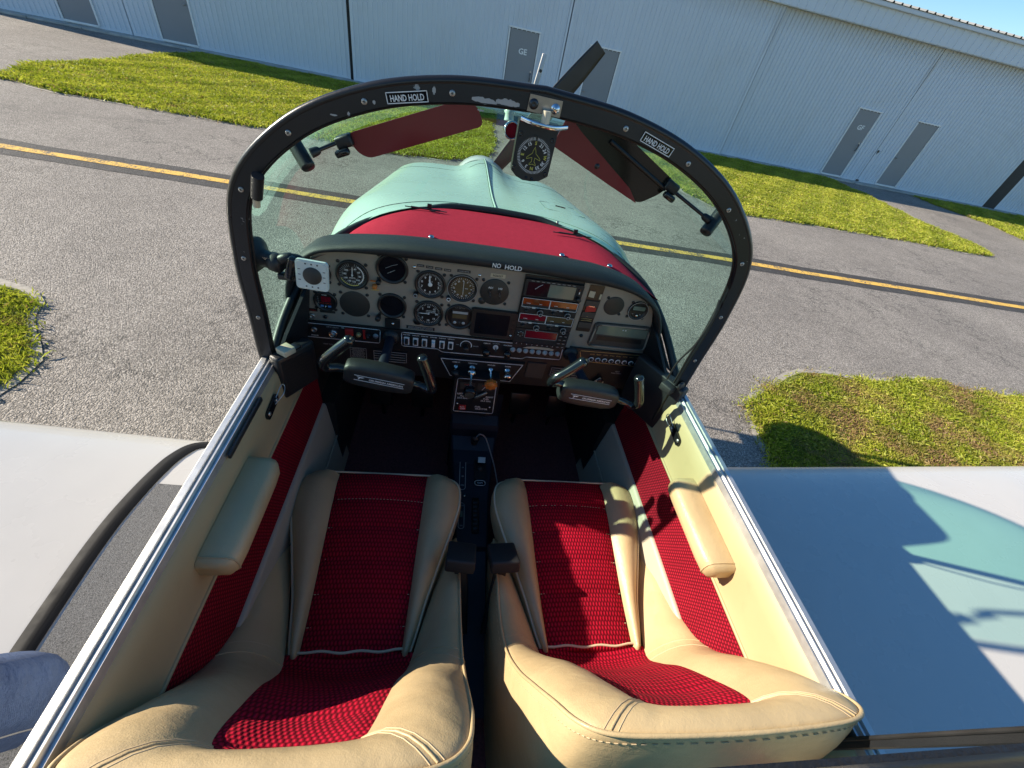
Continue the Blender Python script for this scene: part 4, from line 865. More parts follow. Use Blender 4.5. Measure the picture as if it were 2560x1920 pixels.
mb.build('fuel_computer', panel)
# dark display
mb = MB(); mb.prism(rrect(-0.061, 1.517, 0.066, 1.606, 0.006), pf, 0.0002, 0.012, 'black_plastic'); mb.prism(rrect(-0.050, 1.528, 0.045, 1.596, 0.002, 2), pf, 0.012, 0.0125, 'glass_dark'); mb.lathe(pf(0.056, 1.531, 0.012), (0, -1, 0), [(0.0035, 0), (0.003, 0.002), (0, 0.0025)], 'chrome', 10)
for k in range(3): mb.box(pf(0.056, 1.550+k*0.016, 0.0125), (0.007, 0.001, 0.006), 'instrument_ring')
mb.build('display_unit', panel)
# registration label, warning label, placard row under the lip
mb = MB(); mb.prism(rrect(-0.026, 1.7005, 0.013, 1.7115, 0.001, 2), pf, 0.0002, 0.0008, 'cream_label'); mb.text('N26237', pf, -0.0065, 1.7058, 0.0078, 'blank_plate', 0.0003, 0.0008, width=0.026); mb.build('registration_label', panel)
mb = MB(); mb.prism([(-0.225, 1.694), (-0.049, 1.694), (-0.049, 1.722), (-0.225, 1.722)], pf, 0.0002, 0.0012, 'panel_grey')
for k, t_ in enumerate(('DATA', 'TX AUX', 'COM MIC', 'PHONE')): mb.prism(rrect(-0.213+k*0.0225, 1.704-0.001*k, -0.195+k*0.0225, 1.7105-0.001*k, 0.0006, 2), pf, 0.0012, 0.0020, 'black_plastic'); mb.text(t_, pf, -0.204+k*0.0225, 1.7075-0.001*k, 0.0042, 'grey_print', 0.0003, 0.0020, width=0.014)
mb.prism(rrect(-0.112, 1.7035, -0.078, 1.7105, 0.0006, 2), pf, 0.0012, 0.0020, 'black_plastic'); mb.text('AVIONICS MASTER', pf, -0.095, 1.707, 0.004, 'grey_print', 0.0003, 0.002, width=0.028)
for x in (-0.2195, -0.054): mb.lathe(pf(x, 1.701, 0.0012), (0, -1, 0), [(0.0045, 0), (0.0035, 0.002), (0, 0.0024)], 'chrome', 10)
mb.build('jack_strip', panel)
mb = MB(); mb.prism(rrect(-0.238, 1.512, -0.160, 1.5225, 0.001, 2), pf, 0.0002, 0.001, 'black_plastic'); mb.text('GROSS WEIGHT LIMITATIONS', pf, -0.199, 1.5195, 0.0042, 'grey_print', 0.0002, 0.001, width=0.068); mb.text('MANEUVERING SPEED 112 KNOTS', pf, -0.199, 1.5150, 0.0042, 'grey_print', 0.0002, 0.001, width=0.068); mb.build('limits_placard', panel)
mb = MB(); mb.prism(rrect(-0.295, 1.510, -0.255, 1.540, 0.002, 2), pf, 0.0002, 0.006, 'black_plastic'); mb.lathe(pf(-0.274, 1.526, 0.006), (0, -1, 0), [(0.004, 0), (0.0035, 0.002), (0, 0.0028)], 'chrome', 12); mb.build('annunciator', panel)
mb = MB(); mb.lathe(pf(-0.318, 1.634, 0), (0, -1, 0), [(0.0065, 0), (0.0065, 0.008), (0.005, 0.010), (0, 0.010)], 'orange_knob', 16); mb.prism(rrect(-0.329, 1.6455, -0.310, 1.6495, 0.001, 2), pf, 0.0002, 0.0008, 'orange_knob'); mb.prism(rrect(-0.328, 1.620, -0.308, 1.6245, 0.001, 2), pf, 0.0002, 0.0008, 'gold_print'); mb.build('press_to_test_lamp', panel)
mb = MB(); mb.prism(rrect(-0.497, 1.536, -0.470, 1.5445, 0.001, 2), pf, 0.0002, 0.001, 'instrument_face'); mb.text('STALL', pf, -0.4835, 1.540, 0.005, 'red_print', 0.0003, 0.001, width=0.022); mb.prism(rrect(-0.464, 1.5355, -0.425, 1.5425, 0.001, 2), pf, 0.0002, 0.001, 'blank_plate')
mb.lathe(pf(-0.486, 1.521, 0), (0, -1, 0), [(0.0075, 0), (0.007, 0.004), (0.004, 0.005), (0.004, 0.003), (0, 0.003)], 'screw_steel', 14); mb.lathe(pf(-0.452, 1.522, 0), (0, -1, 0), [(0.0055, 0), (0.005, 0.003), (0, 0.0035)], 'black_plastic', 12)
for x, z in ((-0.508, 1.552), (-0.5095, 1.526)): mb.lathe(pf(x, z, 0), (0, -1, 0), [(0.0035, 0), (0.003, 0.0015), (0, 0.002)], 'chrome', 10)
mb.build('jack_and_label', panel)
# radio stack
mb = MB(); mb.prism(rrect(0.064, 1.498, 0.236, 1.722, 0.003, 2), pf, 0.0002, 0.004, 'black_plastic'); mb.prism([(0.226, 1.50), (0.240, 1.50), (0.240, 1.722), (0.226, 1.722)], pf, 0.0042, 0.008, 'panel_grey'); mb.build('radio_rack', panel)
def radio_face(mb, z0, z1): mb.prism(rrect(0.067, z0, 0.226, z1, 0.0025, 3), pf, 0.004, 0.012, 'black_crinkle')
mb = MB(); radio_face(mb, 1.664, 1.714); mb.prism(rrect(0.074, 1.668, 0.132, 1.707, 0.001, 2), pf, 0.012, 0.0126, 'glass_dark'); mb.prism(rrect(0.1325, 1.669, 0.205, 1.7065, 0.001, 2), pf, 0.012, 0.0127, 'lcd_grey'); mb.box(pf(0.216, 1.695, 0.013), (0.005, 0.003, 0.018), 'instrument_ring'); mb.box(pf(0.216, 1.693, 0.0148), (0.0025, 0.001, 0.006), 'white_print'); knob(mb, pf(0.217, 1.675, 0.012), 0.007, 0.013); mb.tube([pf(0.095, 1.688, 0.0128), pf(0.104, 1.697, 0.0128), pf(0.113, 1.703, 0.0128)], 0.0006, 'white_print', 5)
for k in range(9): mb.box(pf(0.085+k*0.014, 1.7105, 0.0122), (0.008, 0.0004, 0.0012), 'grey_print')
mb.build('moving_map_navigator', panel)
for zb, ma, mbm in ((1.6125, 'lcd_orange', 'lcd_orange'), (1.5635, 'lcd_red', 'lcd_amber')):
    mb = MB(); radio_face(mb, zb, zb+0.048)
    for x0, x1, mt, fr in ((0.0705, 0.1440, ma, 'NAV'), (0.1475, 0.2225, mbm, 'COM')):
        mb.prism(rrect(x0, zb+0.0285, x1, zb+0.046, 0.001, 2), pf, 0.012, 0.0124, mt); mb.frame([(x0-0.001, zb+0.020), (x1+0.001, zb+0.020), (x1+0.001, zb+0.0468), (x0-0.001, zb+0.0468)], pf, 0.0011, 0.0005, 'white_print', 0.0124)
        for k, t_ in enumerate(('COMM', 'STBY')): mb.text(t_, pf, x0+0.016+k*0.034, zb+0.0315, 0.0036, 'white_print', 0.0003, 0.0126)
        mb.box(pf((x0+x1)/2-0.004, zb+0.0195, 0.0135), (0.009, 0.002, 0.0045), 'white_plastic'); knob(mb, pf(x1-0.022, zb+0.010, 0.012), 0.0085, 0.010); knob(mb, pf(x1-0.022, zb+0.010, 0.021), 0.0052, 0.012)
        mb.lathe(pf(x1-0.022, zb+0.010, 0.0222), (0, -1, 0), [(0.0085, 0), (0.0072, 0.0002)], 'grey_print', 18, cap=False); mb.lathe(pf(x1-0.022, zb+0.010, 0.0331), (0, -1, 0), [(0.0050, 0), (0.0034, 0.0001)], 'grey_print', 14, cap=False)
        knob(mb, pf(x0+0.013, zb+0.009, 0.012), 0.0045, 0.009); mb.text('OFF PULL', pf, x0+0.014, zb+0.0165, 0.0034, 'grey_print', 0.0003, 0.0124, width=0.018)
    mb.build('radio', panel)
mb = MB(); radio_face(mb, 1.5015, 1.5615); mb.prism(rrect(0.098, 1.532, 0.190, 1.5555, 0.0015, 2), pf, 0.012, 0.0128, 'lcd_red'); mb.frame(rrect(0.0965, 1.5305, 0.1915, 1.557, 0.0015, 2), pf, 0.0009, 0.0004, 'grey_print', 0.012)
mb.lathe(pf(0.083, 1.543, 0.012), (0, -1, 0), [(0.0105, 0), (0.0105, 0.0015), (0.004, 0.0025), (0, 0.0025)], 'instrument_ring', 20)
for a in range(0, 360, 60): mb.box(pf(0.083+0.0075*math.sin(R(a)), 1.543+0.0075*math.cos(R(a)), 0.0142), (0.0032, 0.0008, 0.0018), 'grey_print')
for k in range(8): mb.prism(rrect(0.072+k*0.0155, 1.505, 0.082+k*0.0155, 1.5125, 0.0015, 2), pf, 0.012, 0.0142, 'instrument_ring'); mb.text(str(k), pf, 0.077+k*0.0155, 1.509, 0.0052, 'white_print', 0.0003, 0.0142)
for r_ in range(4):
    for c_ in range(2): mb.prism(rrect(0.1955+c_*0.0145, 1.5055+r_*0.013, 0.2075+c_*0.0145, 1.5135+r_*0.013, 0.0015, 2), pf, 0.012, 0.0142, 'instrument_ring'); mb.box(pf(0.2015+c_*0.0145, 1.5095+r_*0.013, 0.0145), (0.007, 0.0004, 0.0014), 'grey_print')
mb.build('transponder', panel)
# slotted column with cards
mb = MB(); mb.prism(rrect(0.2445, 1.566, 0.286, 1.716, 0.003, 2), pf, 0.0002, 0.0014, 'instrument_face'); mb.prism([(0.2475, 1.680), (0.264, 1.678), (0.264, 1.697), (0.2475, 1.698)], pf, 0.0016, 0.003, 'cream_label'); mb.prism([(0.279, 1.676), (0.2845, 1.676), (0.2845, 1.692), (0.279, 1.692)], pf, 0.0016, 0.003, 'cream_label'); mb.prism([(0.252, 1.632), (0.281, 1.637), (0.281, 1.648), (0.252, 1.654)], pf, 0.0016, 0.004, 'red_print'); mb.box(pf(0.266, 1.652, 0.004), (0.018, 0.002, 0.003), 'chrome')
for z in (1.603, 1.6085, 1.616): mb.tube([pf(0.249, z, 0.003), pf(0.262, z+0.003, 0.004), pf(0.280, z+0.001, 0.003)], 0.0008, 'gold_print', 5)
for z in (1.661, 1.625, 1.590): mb.prism([(0.2455, z-0.010), (0.285, z-0.010), (0.285, z+0.008), (0.2455, z+0.008)], pf, 0.0016, 0.0045, 'panel_dark')
mb.lathe(pf(0.266, 1.551, 0), (0, -1, 0), [(0.005, 0), (0.005, 0.004), (0, 0.005)], 'black_plastic', 12); mb.build('card_slots', panel)
mb = MB(); u, v = 0.330, 1.660; mb.lathe(pf(u, v, 0), (0, -1, 0), [(0.029, 0.0002), (0.029, 0.0016), (0.028, 0.0020), (0, 0.0020)], 'blank_plate', 32)
for a in (135, 315): mb.lathe(pf(u+1.2*0.028*math.sin(R(a)), v+1.2*0.028*math.cos(R(a)), 0), (0, -1, 0), [(0.0045, 0), (0.0042, 0.0018), (0, 0.0022)], 'black_plastic', 10)
mb.build('blank_cover', panel)
mb = MB(); u, v = 0.404, 1.655; case(mb, u, v, 0.0275); arc(mb, pf, u, v, 0.0280, 0.0292, 0, 360, 'grey_print', d0=0.0062); mb.prism(rrect(u-0.017, v+0.0015, u+0.019, v+0.014, 0.002, 3), pf, 0.002, 0.004, 'lcd_grey'); mb.frame(rrect(u-0.019, v-0.0005, u+0.021, v+0.016, 0.002, 3), pf, 0.001, 0.001, 'instrument_ring', 0.003); knob(mb, pf(u, v-0.014, 0.002), 0.0038, 0.006, 'chrome')
for k in (-1, 1): mb.text('SEL', pf, u+k*0.011, v-0.0115, 0.0036, 'grey_print', 0.0003, 0.0022)
mb.build('digital_clock', panel)
# map box: smoked clear door
mb = MB(); mb.prism(rpoly([(0.291, 1.520), (0.478, 1.520), (0.466, 1.607), (0.294, 1.603)], 0.012), pf, 0.0002, 0.006, 'panel_dark'); mb.frame(rpoly([(0.296, 1.524), (0.473, 1.524), (0.462, 1.602), (0.299, 1.599)], 0.012), pf, 0.004, 0.004, 'panel_grey', 0.006)
mb.prism([(0.305, 1.566), (0.462, 1.566), (0.459, 1.596), (0.306, 1.596)], pf, 0.006, 0.0072, 'lcd_grey'); mb.prism([(0.312, 1.545), (0.455, 1.545), (0.452, 1.560), (0.313, 1.560)], pf, 0.006, 0.0068, 'instrument_ring')
for k in (0.383, 0.391): mb.lathe(pf(k, 1.588, 0.0072), (0, -1, 0), [(0.002, 0), (0.0016, 0.0012), (0, 0.0014)], 'white_print', 8)
mb.build('map_box', panel)

# ------------------------------------------------------------------ lower black panel
lf = lambda u, v, d: (u, 0.972-d, v)
mb = MB(); mb.prism([(-0.530, 1.508), (0.492, 1.508), (0.498, 1.37), (0.30, 1.345), (-0.30, 1.345), (-0.536, 1.36)], lf, -0.05, 0.0, 'black_plastic'); low = mb.build('lower_panel', plane)
mb = MB(); mb.frame(rpoly([(-0.512, 1.502), (-0.308, 1.502), (-0.311, 1.456), (-0.514, 1.456)], 0.005), lf, 0.0016, 0.0006, 'white_print'); mb.lathe(lf(-0.484, 1.482, 0), (0, -1, 0), [(0.008, 0), (0.0075, 0.004), (0.0045, 0.005), (0.0045, 0.002), (0, 0.002)], 'screw_steel', 14); mb.text('PHONE', lf, -0.484, 1.463, 0.0055, 'white_print'); mb.text('OFF R L BOTH', lf, -0.435, 1.4955, 0.005, 'grey_print')
mb.lathe(lf(-0.341, 1.479, 0), (0, -1, 0), [(0.007, 0), (0.0065, 0.005), (0.004, 0.006), (0.004, 0.003), (0, 0.003)], 'dark_steel', 14); mb.lathe(lf(-0.321, 1.480, 0), (0, -1, 0), [(0.0075, 0), (0.007, 0.003), (0, 0.0035)], 'grey_print', 16); mb.build('jack_panel', low)
mb = MB(); mb.lathe(lf(-0.435, 1.476, 0), (0, -1, 0), [(0.0125, 0), (0.0115, 0.006), (0.009, 0.008), (0.0085, 0.006), (0, 0.006)], 'chrome', 20); mb.box(lf(-0.435, 1.476, 0.010), (0.010, 0.010, 0.0022), 'brushed', Matrix.Rotation(R(35), 3, 'Y')); mb.build('ignition_switch', low)
mb = MB(); mb.box(lf(-0.391, 1.487, 0.003), (0.021, 0.010, 0.022), 'red_print', bevel=0.0015); mb.text('ON', lf, -0.408, 1.497, 0.0045, 'white_print'); mb.build('master_switch', low)
mb = MB(); mb.lathe(lf(-0.367, 1.480, 0), (0, -1, 0), [(0.007, 0), (0.0065, 0.006), (0.0045, 0.009), (0, 0.010)], 'gold_print', 14); mb.box(lf(-0.352, 1.482, 0.001), (0.006, 0.003, 0.030), 'red_print'); mb.build('primer_lock', low)
mb = MB(); so_ = [(-0.250, 1.502), (0.221, 1.504), (0.223, 1.459), (0.117, 1.457), (0.107, 1.449), (-0.135, 1.446), (-0.147, 1.455), (-0.250, 1.455)]
mb.frame(rpoly(so_, 0.005), lf, 0.0018, 0.0006, 'white_print'); mb.build('switch_outline', low)
for k, t_ in enumerate(('FUEL PUMP', 'NAV LTS', 'PITOT HT', 'STROBE', 'FLASH BCN', 'LDG LT')):
    x = -0.236+k*0.025; z = 1.4745-0.0004*k; mb = MB(); ww = 0.0150 if k != 3 else 0.010
    mb.prism(rrect(x-ww/2, z-0.0135, x+ww/2, z+0.0135, 0.001, 2), lf, 0.0002, 0.002, 'white_print'); mb.box(lf(x, z, 0.004), (0.0085, 0.006, 0.0175), 'black_plastic' if k != 3 else 'white_print', Matrix.Rotation(R(12 if k % 2 else -12), 3, 'X'), bevel=0.001); mb.text(t_, lf, x, 1.4955, 0.0045, 'white_print', width=0.019); mb.build('rocker_switch', low)
mb = MB(); knob(mb, lf(-0.067, 1.475, 0), 0.0085, 0.020); arc(mb, lf, -0.067, 1.478, 0.0150, 0.0172, -110, 110, 'white_print'); mb.text('DIM', lf, -0.092, 1.479, 0.0045, 'grey_print'); mb.text('BRIGHT', lf, -0.038, 1.479, 0.0045, 'grey_print'); mb.build('dimmer_knob', low)
for x, t_ in ((-0.007, 'CABIN HT'), (0.055, 'PARK BRAKE')):
    mb = MB(); mb.lathe(lf(x, 1.472, 0), (0, -1, 0), [(0.004, 0), (0.004, 0.012), (0.0115, 0.014), (0.0120, 0.022), (0.009, 0.026), (0, 0.027)], 'black_gloss', 18); mb.text(t_, lf, x, 1.4935, 0.0045, 'white_print'); mb.build('pull_knob', low)
mb = MB(); mb.lathe(lf(0.020, 1.482, 0), (0, -1, 0), [(0.008, 0), (0.008, 0.002), (0.0062, 0.0025), (0.0062, 0.0005), (0, 0.0005)], 'white_print', 18); mb.cyl(lf(0.020, 1.482, 0), lf(0.021, 1.476, 0.014), 0.002, 'chrome', 8, 0.003); mb.text('ALT STATIC', lf, 0.020, 1.4955, 0.004, 'grey_print'); mb.build('toggle_switch', low)
cb = MB(); cb.lathe((0, 0, 0), (0, -1, 0), [(0.0078, 0), (0.0078, 0.003), (0.006, 0.004), (0.0055, 0.0035), (0.0045, 0.0035), (0.0042, 0.009), (0, 0.0095)], 'grey_print', 16); CBM, _ = cb.mesh('circuit_breaker', (0, 0, 0))
for k in range(8): inst('circuit_breaker', CBM, lf(0.072+k*0.0197, 1.4805, 0), low)
mb = MB(); mb.prism([(0.100, 1.490), (0.150, 1.4905), (0.192, 1.490), (0.196, 1.494), (0.180, 1.4985), (0.128, 1.4985), (0.112, 1.4955)], lf, 0.0002, 0.0006, 'cream_label'); mb.build('tape_label', low)
# right circuit breaker panel
mb = MB(); mb.frame(rpoly([(0.276, 1.501), (0.474, 1.505), (0.481, 1.461), (0.290, 1.462)], 0.005), lf, 0.0016, 0.0006, 'gold_print'); mb.build('breaker_outline', low)
cb2 = MB(); cb2.lathe((0, 0, 0), (0, -1, 0), [(0.0080, 0), (0.0080, 0.004), (0.0062, 0.005), (0.005, 0.004), (0.0042, 0.008), (0, 0.0085)], 'blank_plate', 16); cb2.lathe((0, 0, 0), (0, -1, 0), [(0.0084, 0.0041), (0.0058, 0.0052)], 'white_print', 16, cap=False); CB2, _ = cb2.mesh('circuit_breaker', (0, 0, 0))
for k in range(8): inst('circuit_breaker', CB2, lf(0.318+k*0.0218, 1.4752, 0), low)
mb = MB()
for k, t_ in enumerate(('ALT FLD', 'INST', 'GEN', 'STALL', 'FUEL', 'RADIO', 'NAV', 'LDG')): mb.text(t_, lf, 0.318+k*0.0212, 1.4925+0.0004*k, 0.0045, 'gold_print', width=0.015); mb.text(str(5*(1+k % 4)), lf, 0.328+k*0.0205, 1.4655, 0.004, 'gold_print')
mb.build('breaker_lettering', low)
# throttle quadrant: wedge-shaped outline and push-pull knobs
mb = MB(); qp = [(-0.136, 1.430), (0.111, 1.432), (0.082, 1.362), (-0.104, 1.366)]; mb.prism([(-0.142, 1.435), (0.117, 1.437), (0.086, 1.352), (-0.108, 1.352)], lf, 0.0004, 0.010, 'black_plastic'); qf = lambda u, v, d: (u, 0.962-d, v)
mb.frame(qp, qf, 0.0018, 0.0006, 'white_print')
for x, t_ in ((-0.090, 'CARB HT'), (-0.041, 'THROTTLE'), (0.016, 'MIXTURE'), (0.067, 'PRIMER')): mb.text(t_, qf, x, 1.4215, 0.0055, 'white_print')
for x in (-0.090, 0.014): mb.text('PULL HOT' if x < 0 else 'PULL LEAN', qf, x, 1.383, 0.0045, 'grey_print')
quad = mb.build('throttle_quadrant', low)
mb = MB(); mb.lathe(qf(-0.090, 1.404, 0), (0, -1, 0), [(0.008, 0), (0.0075, 0.006), (0.003, 0.008), (0.003, 0.02)], 'chrome', 14); mb.lathe(qf(-0.090, 1.404, 0.02), (0, -1, -0.25), [(0.006, 0), (0.011, 0.004), (0.011, 0.018), (0, 0.020)], 'black_plastic', 14); mb.build('carb_heat_knob', quad)
mb = MB(); o = Vector(qf(-0.041, 1.406, 0)); ax = Vector((-0.05, -1, -0.14)).normalized(); mb.lathe(o, ax, [(0.011, 0), (0.0115, 0.006), (0.009, 0.008), (0.009, 0.020), (0.0145, 0.022), (0.0145, 0.030), (0.005, 0.032), (0.0032, 0.034), (0.0032, 0.085)], 'chrome', 20); mb.lathe(o+ax*0.082, ax, [(0.006, 0), (0.017, 0.005), (0.0185, 0.012), (0.0185, 0.026), (0.014, 0.030), (0.0135, 0.029)], 'black_gloss', 22); mb.lathe(o+ax*0.111, ax, [(0.0135, 0), (0, 0.0006)], 'brushed', 20, cap=False); mb.build('throttle_knob', quad)
mb = MB(); o = Vector(qf(0.016, 1.404, 0)); ax = Vector((0.0, -1, -0.10)).normalized(); mb.lathe(o, ax, [(0.009, 0), (0.0085, 0.007), (0.0030, 0.009), (0.0030, 0.060)], 'chrome', 16); n8 = 32; rim = [(0.0175*(1+0.10*math.cos(8*2*math.pi*k/n8))*math.cos(2*math.pi*k/n8), 0.0175*(1+0.10*math.cos(8*2*math.pi*k/n8))*math.sin(2*math.pi*k/n8)) for k in range(n8)]; q = ax.to_track_quat('Z', 'Y'); mf = lambda u, v, d: tuple(o+ax*(0.058+d)+q @ Vector((u, v, 0))); mb.prism(rim, mf, 0, 0.010, 'orange_knob'); mb.lathe(o+ax*0.068, ax, [(0.0125, 0), (0.0115, 0.002), (0, 0.0022)], 'orange_knob', 20, cap=False); mb.build('mixture_knob', quad)
mb = MB(); o = Vector(qf(0.067, 1.406, 0)); ax = Vector((0.02, -1, -0.22)).normalized(); mb.lathe(o, ax, [(0.011, 0), (0.0105, 0.006), (0.008, 0.008), (0.008, 0.016), (0.0125, 0.019), (0.0130, 0.030), (0.011, 0.033), (0, 0.033)], 'chrome', 20); mb.build('primer_knob', quad)
# placard, air vents, covers
mb = MB(); mb.prism([(-0.394, 1.394), (-0.350, 1.394), (-0.350, 1.432), (-0.394, 1.432)], lf, 0.0002, 0.001, 'instrument_face'); mb.frame([(-0.394, 1.394), (-0.350, 1.394), (-0.350, 1.432), (-0.394, 1.432)], lf, 0.0009, 0.0004, 'grey_print', 0.001)
for k in range(8): mb.text('OPERATE THIS AIRPLANE AS A NORMAL'[k % 4: 22+(k*5) % 9], lf, -0.372, 1.4285-k*0.0042, 0.0036, 'grey_print', 0.0003, 0.001, width=0.034+0.004*math.sin(k*2.2))
mb.build('limitations_placard', low)
def vent(u0, u1, v0, v1, name):
    mb = MB(); mb.prism([(u0-0.004, v0-0.004), (u1+0.004, v0-0.004), (u1+0.004, v1+0.004), (u0-0.004, v1+0.004)], lf, 0.0002, 0.004, 'instrument_ring'); vf = lambda u, v, d: lf(u, v, 0.004+d); mb.frame([(u0, v0), (u1, v0), (u1, v1), (u0, v1)], vf, 0.0013, 0.0008, 'grey_print'); p = mb.build(name, low)
    for k in range(4):
        z = v0+(v1-v0)*(k+0.5)/4; s = MB(); s.box(lf((u0+u1)/2, z, 0.007), (u1-u0-0.004, 0.005, 0.0016), 'black_plastic', Matrix.Rotation(R(-22), 3, 'X')); s.box(lf((u0+u1)/2, z, 0.0098), (u1-u0-0.004, 0.0005, 0.0013), 'grey_print'); s.build('vent_slat', p)
vent(-0.328, -0.236, 1.395, 1.430, 'air_vent'); vent(0.205, 0.292, 1.397, 1.428, 'air_vent')
mb = MB(); mb.prism([(0.126, 1.382), (0.184, 1.380), (0.186, 1.440), (0.128, 1.440)], lf, 0.0002, 0.004, 'panel_dark'); mb.build('cover_plate', low)
mb = MB(); mb.text('VENT', lf, 0.420, 1.434, 0.0065, 'grey_print'); mb.text('PULL-OPEN', lf, 0.418, 1.427, 0.0065, 'grey_print'); mb.text('VENT PULL', lf, -0.452, 1.436, 0.0055, 'grey_print'); mb.build('vent_lettering', low)
mb = MB(); mb.box((0.10, 1.02, 1.335), (0.80, 0.03, 0.012), 'dark_steel', bevel=0.003); mb.box((-0.22, 1.03, 1.330), (0.36, 0.02, 0.010), 'dark_steel', bevel=0.003); mb.build('crossbar', low)
mb = MB(); mb.prism([(0.335, 1.375), (0.372, 1.372), (0.382, 1.398), (0.366, 1.415)], lf, 0.012, 0.016, 'cream_label'); mb.lathe(lf(0.368, 1.402, 0.016), (0, -1, 0), [(0.010, 0), (0.008, 0.004), (0.004, 0.004), (0, 0.002)], 'dark_steel', 14); mb.build('control_bracket', low)

# ------------------------------------------------------------------ control yokes
def yoke(hx, hz, px, pz, horn_l, horn_r, rot):
    o = Vector((hx, 0.80, hz)); T = Matrix.Rotation(R(rot), 3, 'Y')
    mb = MB(); mb.tube([(px, 0.975, pz), (px+(hx-px)*0.3, 0.92, pz-0.001), (hx, 0.82, hz+0.006)], 0.0125, 'navy_plastic', 14); mb.lathe((px, 0.973, pz), (0, -1, 0), [(0.024, 0), (0.023, 0.006), (0.016, 0.012), (0.0125, 0.013)], 'black_rubber', 20, cap=False); shaft = mb
    root = MB(); rows = []
    prof = [(-0.084, 0.50), (-0.082, 0.66), (-0.073, 0.82), (-0.048, 0.95), (0, 1.0), (0.048, 0.95), (0.073, 0.82), (0.082, 0.66), (0.084, 0.50)]
    for x, k in prof:
        h = 0.034*k; d = 0.023*(0.6+0.4*k); ring = []
        for j in range(20):
            a = 2*math.pi*j/20; c_, s_ = math.cos(a), math.sin(a)
            yy = d*math.copysign(abs(c_)**0.45, c_); zz = h*math.copysign(abs(s_)**0.55, s_)
            ring.append(o+T @ Vector((x, yy, zz-(0.004 if s_ < 0 else 0))))
        rows.append(ring)
    root.sheet(rows, 'yoke_plastic', wrap=True); root.add(rows[0], [list(range(20))], 'yoke_plastic'); root.add(rows[-1], [list(range(20))[::-1]], 'yoke_plastic')
    y = root.build('control_yoke', plane, sharp=50)
    shaft.build('yoke_shaft', y)
    yf = lambda u, v, d: tuple(o+T @ Vector((u, -0.0232-d, v)))
    mb = MB(); 
    for v0 in (0.007, -0.008): mb.prism([(-0.058, v0-0.0006), (0.062, v0-0.0006), (0.062, v0+0.0006), (-0.058, v0+0.0006)], yf, 0, 0.0006, 'white_print')
    mb.text('GRUMMAN AMERICAN', yf, 0.018, -0.0006, 0.0085, 'white_print', width=0.082); mb.prism([(-0.052, 0.003), (-0.034, 0.003), (-0.039, 0.000), (-0.043, 0.0005), (-0.047, -0.005), (-0.049, -0.004), (-0.0465, 0.0005)], yf, 0, 0.0006, 'white_print'); mb.build('maker_lettering', y)
    for side, pts in ((-1, horn_l), (1, horn_r)):
        P = [Vector((hx+u, 0.80+dy, hz+v)) for u, v, dy in pts]; sp = spline(P, 7); mb = MB(); n_ = len(sp)
        mb.tube(sp, [0.0105+0.0025*sstep((i/n_-0.35)/0.3) for i in range(n_)], 'yoke_horn', 14); t = (sp[-1]-sp[-3]).normalized()
        mb.lathe(sp[-1]-t*0.002, t, [(0.0130, 0), (0.0138, 0.004), (0.011, 0.010), (0.005, 0.0125), (0, 0.013)], 'yoke_horn', 16); h = mb.build('yoke_horn', y)
        if side < 0: b2 = MB(); b2.lathe(sp[-1]+t*0.011+Vector((0, -0.006, 0)), t, [(0.006, 0), (0.0055, 0.005), (0, 0.006)], 'blank_plate', 12); b2.build('push_to_talk_button', h)
yoke(-0.281, 1.486, -0.28, 1.481, [(-0.070, 0.010, 0), (-0.100, 0.015, 0.0), (-0.124, 0.022, -0.012), (-0.122, 0.050, -0.022), (-0.092, 0.085, -0.022), (-0.062, 0.114, -0.018)], [(0.070, -0.016, 0), (0.100, -0.024, 0), (0.126, -0.026, -0.012), (0.130, -0.004, -0.022), (0.118, 0.040, -0.022), (0.104, 0.080, -0.018)], 9.5)
yoke(0.269, 1.485, 0.249, 1.487, [(-0.070, 0.022, 0), (-0.095, 0.027, 0), (-0.116, 0.034, -0.012), (-0.112, 0.060, -0.022), (-0.083, 0.090, -0.022), (-0.055, 0.118, -0.018)], [(0.070, -0.008, 0), (0.110, -0.020, 0), (0.138, -0.024, -0.012), (0.142, 0.0, -0.022), (0.128, 0.040, -0.022), (0.112, 0.080, -0.018)], 6.5)

# ------------------------------------------------------------------ fuel selector, console
mb = MB(); ff = lambda u, v, d: (u, 0.930-d, v)
mb.prism(rpoly([(-0.094, 1.236), (0.052, 1.236), (0.046, 1.396), (-0.090, 1.396)], 0.006), ff, -0.10, 0.0, 'black_plastic'); fs_ = mb.build('fuel_selector', plane)
mb = MB(); mb.frame(rpoly([(-0.084, 1.245), (0.043, 1.245), (0.037, 1.386), (-0.081, 1.386)], 0.006), ff, 0.0016, 0.0006, 'white_print')
for x0 in (-0.072, -0.018): mb.prism([(x0, 1.344), (x0+0.045, 1.344), (x0+0.045, 1.372), (x0, 1.372)], ff, 0.0002, 0.0012, 'panel_dark'); mb.text('0 1/2 1', ff, x0+0.022, 1.364, 0.007, 'red_print', 0.0003, 0.0012); mb.tube([ff(x0+0.014, 1.346, 0.002), ff(x0+0.022, 1.360, 0.002)], 0.0008, 'white_print', 5)
for t_, x, z in (('LEFT', -0.069, 1.324), ('FUEL', -0.058, 1.315), ('25.5 GAL', -0.060, 1.306), ('RIGHT', 0.024, 1.318), ('FUEL', 0.014, 1.309), ('25.5 GAL', 0.014, 1.300), ('FUEL', -0.008, 1.272), ('SELECTOR', 0.004, 1.263)): mb.text(t_, ff, x, z, 0.0085, 'white_print')
mb.build('fuel_lettering', fs_)
